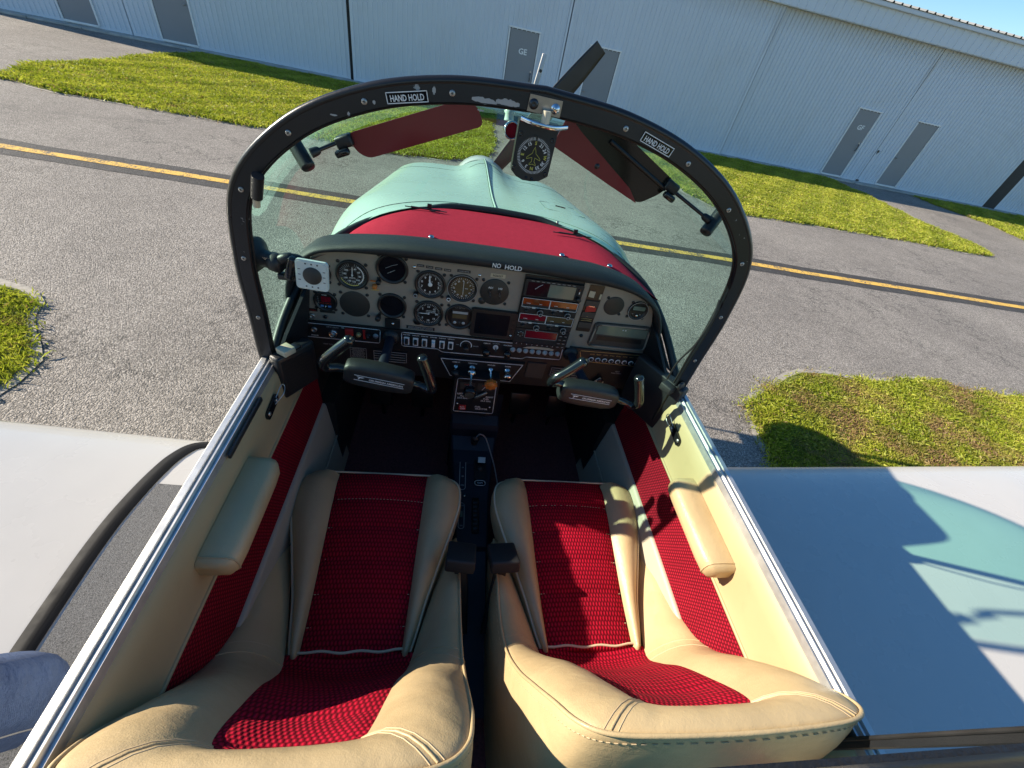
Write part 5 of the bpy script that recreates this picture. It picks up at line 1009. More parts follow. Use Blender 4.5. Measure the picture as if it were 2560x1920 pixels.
mb = MB(); mb.box(ff(-0.057, 1.266, 0.002), (0.022, 0.004, 0.020), 'red_print', bevel=0.001); mb.text('OFF', ff, -0.056, 1.262, 0.009, 'white_print', 0.0004, 0.004); mb.text('PUSH', ff, -0.058, 1.270, 0.006, 'white_print', 0.0004, 0.004); mb.build('fuel_off_button', fs_)
mb = MB(); mb.lathe(ff(-0.026, 1.318, 0), (0, -1, 0), [(0.016, 0), (0.015, 0.006), (0, 0.007)], 'black_plastic', 20); mb.box(ff(-0.006, 1.330, 0.008), (0.044, 0.008, 0.008), 'brushed', Matrix.Rotation(R(-38), 3, 'Y'), bevel=0.002); mb.build('selector_handle', fs_)
mb = MB()
for x, z in ((-0.074, 1.279), (0.030, 1.272)): mb.lathe(ff(x, z, 0), (0, -1, 0), [(0.0035, 0), (0.003, 0.0015), (0, 0.002)], 'chrome', 10)
mb.build('panel_screws', fs_)
rows = [[(-0.085, 1.03, 1.24), (0.088, 1.03, 1.24)], [(-0.085, 1.035, 1.125), (0.090, 1.035, 1.125)], [(-0.083, 1.005, 1.105), (0.090, 1.005, 1.105)], [(-0.080, 0.998, 1.085), (0.088, 0.998, 1.085)], [(-0.078, 1.0, 1.045), (0.086, 1.0, 1.045)], [(-0.072, 0.955, 1.02), (0.083, 0.955, 1.02)], [(-0.068, 0.90, 1.01), (0.076, 0.90, 1.01)], [(-0.055, 0.78, 1.003), (0.062, 0.78, 1.003)], [(-0.048, 0.60, 1.0), (0.053, 0.60, 1.0)], [(-0.048, 0.592, 0.985), (0.053, 0.592, 0.985)], [(-0.046, 0.20, 0.93), (0.050, 0.20, 0.93)]]
mb = MB(); rr = []
for (a, b_) in rows: rr.append([(a[0], a[1], 0.86), (a[0], a[1], a[2]-0.006), (a[0]+0.006, a[1], a[2]), (b_[0]-0.006, b_[1], b_[2]), (b_[0], b_[1], b_[2]-0.006), (b_[0], b_[1], 0.86)])
mb.sheet(rr, 'navy_plastic', False); con = mb.build('centre_console', plane)
def cz(y):
    return 1.003+(y-0.60)*0.02 if y < 0.90 else 1.010
cf = lambda u, v, d: (u, v, cz(v)+0.001+d)
mb = MB(); pl = rrect(-0.040, 0.795, -0.020, 0.930, 0.0098, 5); mb.frame(pl, cf, 0.0022, 0.0006, 'grey_print')
for k, t_ in enumerate(('UP', '10', '20', 'DN')): mb.text(t_, cf, -0.030, 0.92-k*0.036, 0.008, 'grey_print')
mb.build('flap_scale', con)
mb = MB(); pl = rrect(-0.040, 0.655, -0.022, 0.745, 0.0088, 5); mb.frame(pl, cf, 0.0022, 0.0006, 'grey_print'); mb.box(cf(-0.031, 0.705, 0.001), (0.008, 0.022, 0.001), 'lcd_grey'); mb.text('NOSE', cf, -0.031, 0.735, 0.006, 'grey_print'); mb.text('DN', cf, -0.031, 0.665, 0.006, 'grey_print'); mb.build('trim_scale', con)
mb = MB(); mb.prism(rrect(0.002, 0.640, 0.026, 0.765, 0.004, 3), cf, 0.0002, 0.001, 'black_gloss')
for k in range(7): mb.lathe(cf(0.014, 0.656+k*0.015, 0), (1, 0, 0), [(0.0085, -0.008), (0.0095, -0.006), (0.0095, 0.006), (0.0085, 0.008)], 'blank_plate' if k % 2 else 'black_plastic', 12)
mb.build('trim_wheel', con)
mb = MB(); mb.lathe(cf(-0.022, 0.772, 0), (0, 0, 1), [(0.0045, 0), (0.004, 0.003), (0, 0.004)], 'chrome', 12); mb.build('console_screw', con)
mb = MB(); mb.prism(rrect(0.010, 0.835, 0.052, 0.915, 0.004, 3), cf, 0.0004, 0.006, 'black_plastic'); mb.lathe(cf(0.030, 0.875, 0.006), (0, 0, 1), [(0.011, 0), (0.011, 0.012), (0, 0.013)], 'blank_plate', 14); mb.box(cf(0.034, 0.902, 0.024), (0.026, 0.020, 0.006), 'white_plastic', Matrix.Rotation(R(30), 3, 'X'), bevel=0.001); fl = mb.build('flap_switch', con)
mb = MB(); mb.prism(rrect(0.012, 0.812, 0.048, 0.832, 0.0096, 6), cf, 0.0004, 0.003, 'black_gloss'); c3 = lambda u, v, d: cf(u, v, 0.003+d); mb.frame(rrect(0.012, 0.812, 0.048, 0.832, 0.0096, 6), c3, 0.0026, 0.0006, 'white_print'); mb.text('FLAPS', c3, 0.030, 0.822, 0.0075, 'white_print'); mb.build('flap_label', con)
mb = MB(); lf3 = lambda u, v, d: (u, 1.0345-d, v); mb.prism([(-0.07, 1.205), (-0.03, 1.205), (-0.03, 1.219), (-0.07, 1.219)], lf3, 0.0002, 0.001, 'instrument_face'); mb.frame([(-0.068, 1.207), (-0.032, 1.207), (-0.032, 1.217), (-0.068, 1.217)], lf3, 0.0014, 0.0004, 'white_print', 0.001); mb.text('CIGAR LIGHTER', lf3, -0.05, 1.212, 0.005, 'grey_print', 0.0004, 0.001, width=0.03); mb.build('lighter_placard', con)
mb = MB(); mb.prism(rrect(-0.010, 1.135, 0.050, 1.190, 0.006), lf3, 0.0002, 0.004, 'black_gloss'); mb.frame(rrect(-0.006, 1.139, 0.046, 1.186, 0.006), lf3, 0.002, 0.001, 'dark_steel', 0.004)
for k in range(3): mb.box(lf3(0.028, 1.128-k*0.006, 0.004), (0.026, 0.003, 0.0025), 'chrome')
mb.build('ashtray', con)
# phone charger plugged into the lighter socket, its cable running down by the right seat
mb = MB(); mb.lathe((0.008, 0.985, 1.03), (0, -0.35, 1), [(0.015, 0), (0.015, 0.004), (0.0125, 0.005), (0.0125, 0.03), (0.015, 0.034), (0.0145, 0.055), (0, 0.057)], 'black_plastic', 18); mb.lathe((0.008, 0.985, 1.028), (0, -0.35, 1), [(0.019, 0), (0.019, 0.003), (0.0155, 0.004)], 'brushed', 20, cap=False); ch = mb.build('car_charger', None, label='black plug-in charger in the lighter socket of the centre console', cat='charger')
cab = spline([(0.010, 0.962, 1.088), (0.020, 0.960, 1.105), (0.040, 0.955, 1.095), (0.062, 0.935, 1.05), (0.085, 0.90, 1.00), (0.105, 0.85, 0.94), (0.118, 0.80, 0.90), (0.125, 0.74, 0.880), (0.16, 0.72, 0.872), (0.175, 0.78, 0.872), (0.185, 0.86, 0.872), (0.215, 0.90, 0.872)], 8)
mb = MB(); mb.tube(cab, 0.0024, 'cable_grey', 8); mb.build('charging_cable', None, label='thin grey charging cable curving from console to the right footwell', cat='cable')

# ------------------------------------------------------------------ compass, visors, thermometer, bow feet
cf2 = lambda u, v, d: (u-0.0062+(v-2.045)*0.0, 0.768-d, v)
mb = MB(); body = [(-0.033, 2.088), (-0.034, 2.012), (-0.024, 2.0035), (-0.012, 1.999), (0.003, 1.999), (0.017, 2.0015), (0.031, 2.011), (0.033, 2.088)]
mb.prism(body, cf2, -0.022, 0.0, 'black_plastic'); comp = mb.build('magnetic_compass', plane)
mb = MB(); cu, cv = 0.0, 2.039
arc(mb, cf2, cu, cv, 0.0, 0.0285, 0, 360, 'instrument_face', d0=0.0004); arc(mb, cf2, cu, cv, 0.0285, 0.030, 0, 360, 'blank_plate', d0=0.0006); ticks(mb, cf2, cu, cv, 0.0235, 0.0278, 0, 360, 72, 0.0007, 'white_print', 0.0008)
for t_, a in (('S', 0), ('21', 30), ('24', 60), ('W', 90), ('30', 120), ('33', 150), ('N', 180), ('3', 210), ('6', 240), ('E', 270), ('12', 300), ('15', 330)):
    mb.text(t_, cf2, cu+0.0195*math.sin(R(a)), cv+0.0195*math.cos(R(a)), 0.0072, 'yellow_print' if t_ in 'NESW' else 'white_print', 0.0003, 0.0008, ang=-R(a))
air = [(0, 0.0135), (0.0022, 0.008), (0.003, 0.004), (0.0115, -0.003), (0.0115, -0.0055), (0.0025, -0.0025), (0.0022, -0.0085), (0.0055, -0.0125), (0.0055, -0.0140), (0, -0.0125)]
air = air+[(-x, y) for x, y in air[::-1][1:-1]]; mb.frame([(cu+x, cv+y) for x, y in air], cf2, 0.00055, 0.0003, 'yellow_print', 0.0008); mb.build('compass_dial', comp)
mb = MB()
for x, z in ((-0.027, 2.068), (0.026, 2.066), (-0.030, 2.017), (0.026, 2.014), (-0.006, 2.0045), (0.004, 2.0035)): mb.lathe(cf2(x, z, 0), (0, -1, 0), [(0.0038 if z > 2.01 else 0.0022, 0), (0.0034 if z > 2.01 else 0.002, 0.0014), (0.002, 0.0014), (0, 0.0004)], 'black_gloss', 12)
mb.build('compass_screws', comp)
mb = MB(); mb.prism([(-0.034, 2.104), (0.018, 2.103), (0.0175, 2.125), (-0.033, 2.126)], lambda u, v, d: tuple(bow_at(u, v, d)), 0.0008, 0.003, 'brushed'); mb.tube(spline([(-0.040, 0.742, 2.093), (-0.02, 0.728, 2.091), (0.01, 0.728, 2.090), (0.034, 0.742, 2.092)], 6), 0.0036, 'chrome', 8, flat=0.45); mb.cyl((-0.004, 0.732, 2.090), (-0.004, 0.732, 2.110), 0.0068, 'ivory_knob', 16)
mb.lathe(bow_at(-0.0255, 2.1145, 0.003), (0, -1, 0), [(0.0075, 0), (0.006, 0.003), (0.003, 0.0035), (0, 0.0025)], 'dark_steel', 14); mb.lathe(bow_at(0.0085, 2.1135, 0.003), (0, -1, 0), [(0.0075, 0), (0.006, 0.003), (0, 0.0042)], 'chrome', 14); mb.build('compass_bracket', comp)
mb = MB(); mb.lathe((-0.040, 0.86, 2.054), (0.15, -1, 0.1), [(0.0140, -0.010), (0.0150, 0), (0.0135, 0.004), (0.0122, 0.002)], 'chrome', 22, cap=False); mb.lathe((-0.040, 0.86, 2.054), (0.15, -1, 0.1), [(0.0124, 0.001), (0, 0.0015)], 'lcd_red', 22, cap=False); mb.lathe((-0.046, 0.88, 2.065), (0, 0.3, 1), [(0.009, 0), (0.008, 0.01), (0.011, 0.014), (0.008, 0.018), (0, 0.019)], 'mint_paint', 14); oat = mb.build('air_thermometer', plane)
mb = MB(); mb.box((-0.006, 0.885, 2.137), (0.008, 0.005, 0.066), 'white_paint', Matrix.Rotation(R(8), 3, 'Y'), bevel=0.001); mb.lathe((-0.004, 0.8823, 2.146), (0, -1, 0), [(0.0026, 0), (0, 0.0004)], 'black_plastic', 10); mb.build('probe', oat)
def sun_visor(poly, y, mat, stub, rod, clamp, dy):
    vf = lambda u, v, d: (u, y-d+dy*(v-2.0), v)
    mb = MB(); mb.prism(rpoly(poly, 0.012), vf, 0, 0.003, mat); vp = mb.build('sun_visor', plane)
    mb = MB(); mb.tube([(stub[0][0], y-0.01, stub[0][1]), (stub[1][0], y-0.035, stub[1][1])], 0.0125, 'black_plastic', 14); t = Vector((stub[1][0]-stub[0][0], -0.025, stub[1][1]-stub[0][1])).normalized(); mb.lathe(Vector((stub[1][0], y-0.035, stub[1][1])), t, [(0.0125, 0), (0.011, 0.003), (0, 0.0035)], 'black_plastic', 14); mb.build('visor_mount', vp)
    mb = MB(); mb.tube([(rod[0][0], y-0.03, rod[0][1]), (rod[1][0], y-0.008, rod[1][1])], 0.0034, 'dark_steel', 8); mb.lathe((rod[0][0], y-0.03, rod[0][1]), Vector((rod[1][0]-rod[0][0], 0.022, rod[1][1]-rod[0][1])), [(0.008, -0.004), (0.007, 0.008), (0.005, 0.012)], 'black_plastic', 12); mb.build('visor_rod', vp)
    mb = MB(); cx, cz_ = clamp; ang = math.atan2(rod[1][1]-rod[0][1], rod[1][0]-rod[0][0]); mb.box((cx, y-0.006, cz_+0.004), (0.030, 0.020, 0.020), 'black_plastic', Matrix.Rotation(-ang, 3, 'Y'), bevel=0.004); mb.box((cx-0.002, y-0.018, cz_-0.012), (0.026, 0.014, 0.012), 'black_gloss', Matrix.Rotation(-ang, 3, 'Y'), bevel=0.004); mb.build('visor_clamp', vp)
    return vp
v1 = sun_visor([(-0.108, 2.086), (-0.091, 2.056), (-0.290, 1.972), (-0.312, 1.980), (-0.326, 2.006), (-0.155, 2.079)], 0.845, 'visor_red', ((-0.418, 1.986), (-0.388, 1.951)), ((-0.378, 1.974), (-0.341, 1.991)), (-0.330, 1.990), 0.0)
v2 = sun_visor([(0.034, 2.048), (0.215, 1.977), (0.236, 1.974), (0.267, 1.994), (0.293, 2.022), (0.150, 2.092), (0.060, 2.100)], 0.845, 'visor_smoke', ((0.412, 1.992), (0.383, 1.949)), ((0.376, 1.973), (0.292, 2.008)), (0.286, 2.010), 0.0)
mb = MB(); vf = lambda u, v, d: (u, 0.841-d, v); mb.prism([(0.036, 2.046), (0.160, 1.998), (0.228, 1.973), (0.205, 1.998), (0.085, 2.074), (0.052, 2.098)], vf, 0.0, 0.0015, 'visor_red'); mb.lathe(vf(0.128, 2.026, 0.0015), (0, -1, 0), [(0.005, 0), (0.004, 0.0015), (0, 0.002)], 'dark_steel', 12); mb.build('visor_film', v2)
mb = MB(); mb.tube([(0.140, 0.838, 2.070), (0.276, 0.838, 2.008)], 0.0042, 'black_plastic', 8); mb.build('visor_spine', v2)
# black covers at the bow feet
mb = MB(); rz = Matrix.Rotation(R(-32), 3, 'Z'); mb.box((-0.488, 0.822, 1.470), (0.030, 0.105, 0.125), 'black_plastic', rz, bevel=0.006); fc = mb.build('bow_foot_cover', plane)
mb = MB(); cen = Vector((-0.488, 0.822, 1.470)); tf = lambda u, v, d: tuple(cen+rz @ Vector((0.0152+d, u, v))); mb.prism([(-0.045, -0.055), (0.045, -0.055), (0.045, 0.040), (-0.045, 0.050)], tf, 0, 0.0008, 'instrument_face')
for k in range(9): mb.text('CHECK LIST BEFORE TAKEOFF'[(k*3) % 5:15+(k*2) % 9], tf, 0.0, 0.040-k*0.0105, 0.0072, 'blank_plate', 0.0004, 0.0008, width=0.070+0.012*math.sin(k*1.9))
mb.frame([(-0.043, -0.053), (0.043, -0.053), (0.043, 0.038), (-0.043, 0.048)], tf, 0.0010, 0.0004, 'blank_plate', 0.0008); mb.build('checklist_placard', fc)
mb = MB(); mb.box((-0.492, 0.800, 1.541), (0.030, 0.030, 0.016), 'cream_label', rz, bevel=0.002); mb.box((-0.480, 0.822, 1.536), (0.022, 0.022, 0.008), 'dark_steel', rz, bevel=0.002); mb.build('latch_block', fc)
mb = MB(); rz2 = Matrix.Rotation(R(30), 3, 'Z'); mb.box((0.488, 0.855, 1.455), (0.032, 0.17, 0.175), 'black_plastic', rz2, bevel=0.006); fc2 = mb.build('bow_foot_cover', plane)
mb = MB(); mb.box((0.485, 0.800, 1.530), (0.026, 0.036, 0.022), 'black_crinkle', rz2, bevel=0.003); mb.lathe((0.512, 0.79, 1.548), (0.5, -1, 0.2), [(0.014, 0), (0.013, 0.004), (0, 0.005)], 'black_rubber', 16); mb.build('latch_block', fc2)
for sg in (-1, 1):      # trim between the panel ends and the bow
    mb = MB(); x = sg*0.505-0.008
    mb.prism([(0.80, 1.40), (1.02, 1.36), (1.06, 1.56), (1.00, 1.63), (0.93, 1.60), (0.85, 1.545), (0.80, 1.51)], lambda u, v, d: (x-sg*0.35*max(0, v-1.52)*1.0+sg*d, u, v), 0, 0.008, 'black_plastic'); mb.build('side_trim', plane)
# small black clip with a cream end on the left bow leg
mb = MB(); mb.cyl((-0.462, 0.758, 1.905), (-0.447, 0.745, 1.945), 0.0095, 'black_plastic', 14); mb.cyl((-0.467, 0.762, 1.888), (-0.4625, 0.758, 1.904), 0.006, 'cream_label', 12); mb.build('bow_clip', wbow)
# cable along the right bow leg
mb = MB(); mb.tube(spline([(0.470, 0.775, 1.82), (0.474, 0.768, 1.77), (0.470, 0.770, 1.70), (0.462, 0.785, 1.63), (0.470, 0.80, 1.56)], 6), 0.0026, 'black_rubber', 6); mb.build('bow_cable', plane)

# ------------------------------------------------------------------ phone mount on the left windshield
pm = thing('phone_mount', 'black suction mount with white square vented plate by left bow', 'phone mount', (-0.505, 0.815, 1.765))
mb = MB(); d = Vector((1, -0.35, -0.05)).normalized(); o = Vector((-0.520, 0.818, 1.766)); mb.lathe(o, d, [(0.036, 0), (0.037, 0.004), (0.030, 0.012), (0.018, 0.020), (0.016, 0.040), (0.019, 0.044), (0.019, 0.060), (0.012, 0.066), (0, 0.066)], 'black_rubber', 26); mb.build('suction_cup', pm)
mb = MB(); mb.tube(spline([(-0.468, 0.800, 1.764), (-0.452, 0.795, 1.778), (-0.430, 0.800, 1.779), (-0.412, 0.800, 1.766), (-0.400, 0.796, 1.757)], 6), [0.010]*10+[0.008]*15, 'black_plastic', 12); mb.box((-0.445, 0.800, 1.736), (0.055, 0.016, 0.013), 'black_plastic', bevel=0.003); mb.box((-0.440, 0.790, 1.762), (0.018, 0.02, 0.05), 'black_gloss', Matrix.Rotation(R(20), 3, 'Y'), bevel=0.004); mb.build('mount_arm', pm)
o = Vector((-0.3985, 0.782, 1.757)); T = Matrix.Rotation(R(-6), 3, 'X') @ Matrix.Rotation(R(3), 3, 'Y'); mf = lambda u, v, d: tuple(o+T @ Vector((u, -d, v)))
mb = MB(); mb.prism(rrect(-0.0305, -0.0305, 0.0305, 0.0305, 0.007, 5), mf, 0, 0.006, 'white_plastic'); mb.prism(rrect(-0.0275, -0.0275, 0.0275, 0.0275, 0.006, 5), mf, 0.006, 0.0075, 'white_plastic'); wp = mb.build('vented_plate', pm)
mb = MB()
for k in (-0.011, 0, 0.011):
    for s_ in (-1, 1): mb.box(mf(k, s_*0.0235, 0.0076), (0.0026, 0.0008, 0.0026), 'black_plastic', T); mb.box(mf(s_*0.0232, k, 0.0076), (0.0046, 0.0008, 0.0012), 'black_plastic', T)
mb.build('vent_slots', wp)
mb = MB(); mb.lathe(mf(0.001, 0, 0.0074), T @ Vector((0, -1, 0)), [(0.0178, 0), (0.0178, 0.0012), (0.017, 0.0018), (0, 0.0018)], 'blank_plate', 32); mb.build('magnet_disc', pm)
# rudder pedals in the footwells
for x in (-0.36, -0.20, 0.20, 0.36):
    mb = MB(); mb.box((x, 1.22, 1.02), (0.085, 0.012, 0.10), 'dark_steel', Matrix.Rotation(R(-18), 3, 'X'), bevel=0.004); mb.tube([(x, 1.235, 0.98), (x, 1.26, 0.90), (x, 1.26, 0.865)], 0.009, 'dark_steel', 8)
    for k in range(4): mb.box((x, 1.212+k*0.006, 0.99+k*0.02), (0.07, 0.006, 0.005), 'black_rubber', Matrix.Rotation(R(-18), 3, 'X'))
    mb.build('rudder_pedal', plane)

# ------------------------------------------------------------------ bucket seats
ST = [ # inner edge, crest, outer lower edge, lower hem, bulge
 ((.196,.575,1.070),(.220,.580,1.085),(.222,.580,1.00),(.220,.58,.93),(0,0,.004)),
 ((.186,.500,1.098),(.225,.510,1.135),(.230,.510,1.02),(.226,.51,.93),(0,0,.014)),
 ((.166,.420,1.112),(.228,.430,1.163),(.234,.430,1.03),(.230,.43,.93),(0,0,.022)),
 ((.146,.345,1.120),(.230,.345,1.185),(.238,.340,1.04),(.234,.34,.93),(0,.006,.028)),
 ((.128,.268,1.140),(.231,.265,1.235),(.240,.240,1.07),(.236,.23,.93),(0,.016,.028)),
 ((.119,.234,1.215),(.231,.207,1.320),(.240,.165,1.13),(.234,.14,.93),(0,.024,.024)),
 ((.111,.208,1.300),(.230,.163,1.415),(.238,.112,1.22),(.230,.07,.95),(0,.028,.020)),
 ((.103,.168,1.390),(.227,.126,1.497),(.232,.075,1.31),(.222,.03,1.0),(0,.030,.016)),
 ((.096,.133,1.462),(.216,.097,1.545),(.220,.054,1.38),(.205,.01,1.05),(0,.026,.018)),
 ((.086,.114,1.492),(.184,.080,1.566),(.190,.044,1.43),(.180,.0,1.1),(0,.022,.020)),
 ((.058,.106,1.502),(.115,.073,1.575),(.118,.038,1.45),(.110,-.01,1.12),(0,.020,.020)),
 ((.000,.104,1.505),(.000,.070,1.578),(.000,.036,1.455),(.000,-.012,1.13),(0,.020,.020))]
def mirror(s): return tuple((-p[0], p[1], p[2]) for p in s[:4])+(s[4],)
ALL = ST+[mirror(s) for s in ST[::-1][1:]]
def seat(cx, label, lean, shift, wrinkle):
    root = thing('aircraft_seat', label, 'seat', (cx, 0.35, 0.87), group='front seats')
    w = lambda p: Vector((p[0]+cx+shift*max(0, p[2]-1.2)/0.35, p[1]-lean*max(0, p[2]-1.15)/0.40, p[2]))
    cols = [spline([Vector(s[k]) for s in ALL], 6) for k in range(5)]
    rows = []
    for i in range(len(cols[0])):
        I, Cc, O, H, b_ = (cols[k][i] for k in range(5)); r_ = []
        cr = 0.0018*math.sin(i*0.9+wrinkle)*math.sin(i*0.37)
        for t in (0, 0.12, 0.28, 0.45, 0.62, 0.78, 0.9, 0.97):
            c = (I+Cc)/2+b_*1.55; p = I*(1-t)**2+c*2*t*(1-t)+Cc*t*t; r_.append(w(p+Vector((0, 0, cr*math.sin(math.pi*t)))))
        out = Vector((Cc.x-0, Cc.y-0.30, Cc.z-1.35)); out.z *= 0.25
        for t in (0.03, 0.10, 0.25, 0.5, 0.75, 1.0):
            c = Vector((Cc.x*0.5+O.x*0.5, Cc.y*0.6+O.y*0.4, (Cc.z+O.z)/2))+Vector((math.copysign(0.012, Cc.x) if abs(Cc.x) > 0.05 else 0, -0.012*sstep((Cc.z-1.3)/0.2), 0.0))
            r_.append(w(Cc*(1-t)**2+c*2*t*(1-t)+O*t*t))
        r_.append(w(O*0.5+H*0.5)); r_.append(w(H)); rows.append(r_)
    mb = MB(); mb.sheet(rows, 'leather'); shell = mb.build('seat_shell', root)
    mb = MB(); mb.tube([w(p+Vector((0, 0, 0.001))) for p in cols[1]], 0.0032, 'leather', 6); mb.build('piping', shell)
    # cross seams on the bolsters and the head rim, each with a row of stitches
    for i in (24, len(rows)-25):
        mb = MB(); mb.tube([rows[i][k]+Vector((0, 0, 0.0002)) for k in range(8)], 0.0016, 'leather', 5); mb.tube([rows[i+2][k] for k in range(8)], 0.0008, 'seam_thread', 4); mb.build('bolster_seam', shell)
    for i in (54, len(rows)-55):
        mb = MB(); mb.tube([rows[i][k] for k in range(8)], 0.0020, 'leather', 5); mb.tube([rows[i+1][k] for k in range(8)], 0.0009, 'seam_thread', 4); mb.tube([rows[i-1][k] for k in range(8)], 0.0009, 'seam_thread', 4); mb.build('rim_seam', shell)
    mb = MB(); k0 = 10
    for k in range(2, len(rows)-2):
        if k % 1 == 0:
            a = rows[k][9]; b2 = rows[k+1][9]; d_ = (b2-a); mb.box(a+d_*0.5+Vector((0, -0.001, 0)), (0.0011, d_.length*0.5, 0.0011), 'seam_thread', d_.to_track_quat('Y', 'Z').to_matrix())
    mb.build('stitches', shell)
    # red back panel
    I = cols[0]; n_ = len(I); mb = MB(); rr = []; uv = []
    half = (n_-1)//2
    i0 = 22
    for i in range(i0, half-5):
        a = I[i]; b_ = I[n_-1-i]; r_ = []; u_ = []
        s = (i-i0)/(half-5-i0)
        for k in range(17):
            t = k/16; p = a.lerp(b_, t); q = 1-(2*t-1)**2
            g = 0.010*math.sqrt(abs(math.sin(s*math.pi*5+0.5)))
            p = p+Vector((0, 0.85, 0.5)).normalized()*(-0.014*q+g*0.6*min(1, q*3)); r_.append(w(p)); u_.append((p.x+cx, s*0.42))
        rr.append(r_); uv.append(u_)
    last = I[half]; r_ = []; u_ = []
    for k in range(17):
        t = k/16; p = I[half-6].lerp(I[n_-1-(half-6)], t)+Vector((0, -0.012, 0.012+0.006*(1-(2*t-1)**2))); r_.append(w(p)); u_.append((p.x+cx, 0.44))
    rr.append(r_); uv.append(u_); mb.sheet(rr, 'seat_cloth', uv=uv); mb.build('back_insert', root)
    # seat cushion
    W = [(0.268, .120), (0.300, .128), (0.33, .136), (0.40, .152), (0.46, .170), (0.52, .188), (0.58, .207), (0.64, .2225), (0.685, .2245), (0.714, .218), (0.732, .205), (0.742, .186)]
    RW = lambda y: 0.107+0.018*(y-0.30)/0.44
    ws_ = spline([Vector((y, x, 0)) for y, x in W], 6)
    def top(y): return 1.124+0.028*sstep((y-0.35)/0.35)-0.012*sstep((y-0.70)/0.05)-0.022*(1-sstep((y-0.268)/0.022))
    bz = MB(); rd = MB(); rrows = []; uvr = []; pipe = {-1: [], 1: []}; front = []
    Lr = {-1: [], 1: []}
    for j, p in enumerate(ws_):
        y, hw = p.x, p.y; z = top(y); rw = RW(y)
        gr = 0.0
        for yc in (0.655, 0.575, 0.495, 0.415, 0.345): gr = max(gr, math.exp(-((y-yc)/0.007)**2))
        rrows.append([(cx+rw*a, y, z+0.010*(1-a*a)-0.006*gr-(0.004 if abs(a) == 1 else 0)) for a in np.linspace(-1, 1, 15)]); uvr.append([(cx+rw*a, y) for a in np.linspace(-1, 1, 15)])
        for sg in (-1, 1):
            d_ = hw-rw
            bulge = 0.016+0.40*min(d_, 0.1)*0.25
            Lr[sg].append([(cx+sg*x_, y+dy, zz) for x_, dy, zz in ((rw, 0, z-0.003), (rw+d_*0.06, 0, z+0.004), (rw+d_*0.25, 0, z+bulge*0.8), (rw+d_*0.5, 0, z+bulge), (rw+d_*0.78, 0, z+bulge*0.75), (hw-0.004, 0, z+0.003), (hw+0.001, 0, z-0.004), (hw+0.005, -0.001, z-0.03), (hw+0.002, -0.003, z-0.07), (hw-0.008, -0.004, z-0.11))]); pipe[sg].append((cx+sg*(hw-0.0005), y, z+0.0005))
    # front face
    yl = ws_[-1].x; zl = top(yl); rwl = RW(yl); hwl = ws_[-1].y
    rrows.append([(cx+rwl*a, yl+0.006, zl-0.002) for a in np.linspace(-1, 1, 15)]); uvr.append([(cx+rwl*a, yl+0.006) for a in np.linspace(-1, 1, 15)])
    rd.sheet(rrows, 'seat_cloth', uv=uvr)
    for sg in (-1, 1):
        bz.sheet(Lr[sg], 'leather')
    fr = [[(cx+hwl*a, yl+0.004+dy-0.006*abs(a)**3, zl+dz+0.006*abs(a)**2*(1 if dz > -0.02 else 0)) for a in np.linspace(-1, 1, 21)] for dy, dz in ((0.0, 0.001), (0.008, -0.003), (0.013, -0.016), (0.014, -0.05), (0.008, -0.12))]
    bz.sheet(fr, 'leather'); cu = bz.build('cushion', root); rd.build('cushion_insert', cu)
    pl = pipe[-1]+[(cx+hwl*a, yl+0.006-0.006*abs(a)**3, zl+0.003+0.006*a*a) for a in np.linspace(-0.96, 0.96, 17)]+pipe[1][::-1]
    mb = MB(); mb.tube(pl, 0.0030, 'leather_light', 6); mb.build('cushion_piping', cu)
    mb = MB(); mb.tube([(cx+0.116*a, 0.292+0.004*a*a+0.002*math.sin(9*a), 1.1325-0.005*a*a) for a in np.linspace(-1, 1, 21)], 0.0030, 'leather_light', 6); mb.build('rear_welt', cu)
    for yc in (0.655, 0.575, 0.495, 0.415, 0.345):
        mb = MB(); rw = RW(yc); nn = 26
        for k in range(nn):
            a = -1+2*(k+0.5)/nn
            if random.random() < 0.8: mb.box((cx+rw*a, yc, top(yc)+0.010*(1-a*a)-0.0052), (rw*2/nn*0.55, 0.0013, 0.0013), 'seam_thread')
        mb.build('stitch_row', cu)
    return root
plain('seam_thread', (0.55, 0.42, 0.26), 0.7, var=0.1); plain('leather_light', (0.66, 0.55, 0.37), 0.45, var=0.06)
s1 = seat(-0.272, 'left bucket seat of beige hide and red cloth, nearly all in shade', 0.020, -0.004, 0.3)
s2 = seat(0.278, 'right bucket seat of beige hide and red cloth with sunlit cushion', 0.002, 0.020, 1.7)
# belt buckles standing between the seats
def buckle(c, rot, tail, owner):
    M_ = Matrix.Rotation(R(rot), 3, 'Z') @ Matrix.Rotation(R(-28), 3, 'X'); c = Vector(c)
    mb = MB(); mb.box(c, (0.072, 0.080, 0.034), 'black_crinkle', M_, bevel=0.006, seg=3); b_ = mb.build('belt_buckle', owner)
    mb = MB(); mb.lathe(c+M_ @ Vector((0.012, -0.036, -0.002)), M_ @ Vector((0, -1, 0)), [(0.0035, 0), (0.003, 0.001), (0, 0.0014)], 'chrome', 10); mb.build('buckle_rivet', b_)
    mb = MB(); P = spline([c+M_ @ Vector((0.0, 0.0, -0.015)), c+Vector((tail[0]*0.5, -0.05, -0.08)), c+Vector((tail[0], -0.11, -0.20))], 5); mb.tube(P, 0.016, 'black_rubber', 8, flat=0.12, up=(1, 0, 0)); mb.build('belt_stalk', b_)
buckle((-0.044, 0.475, 1.195), -6, (0.02, 0), s1); buckle((0.062, 0.475, 1.195), 4, (-0.02, 0), s2)
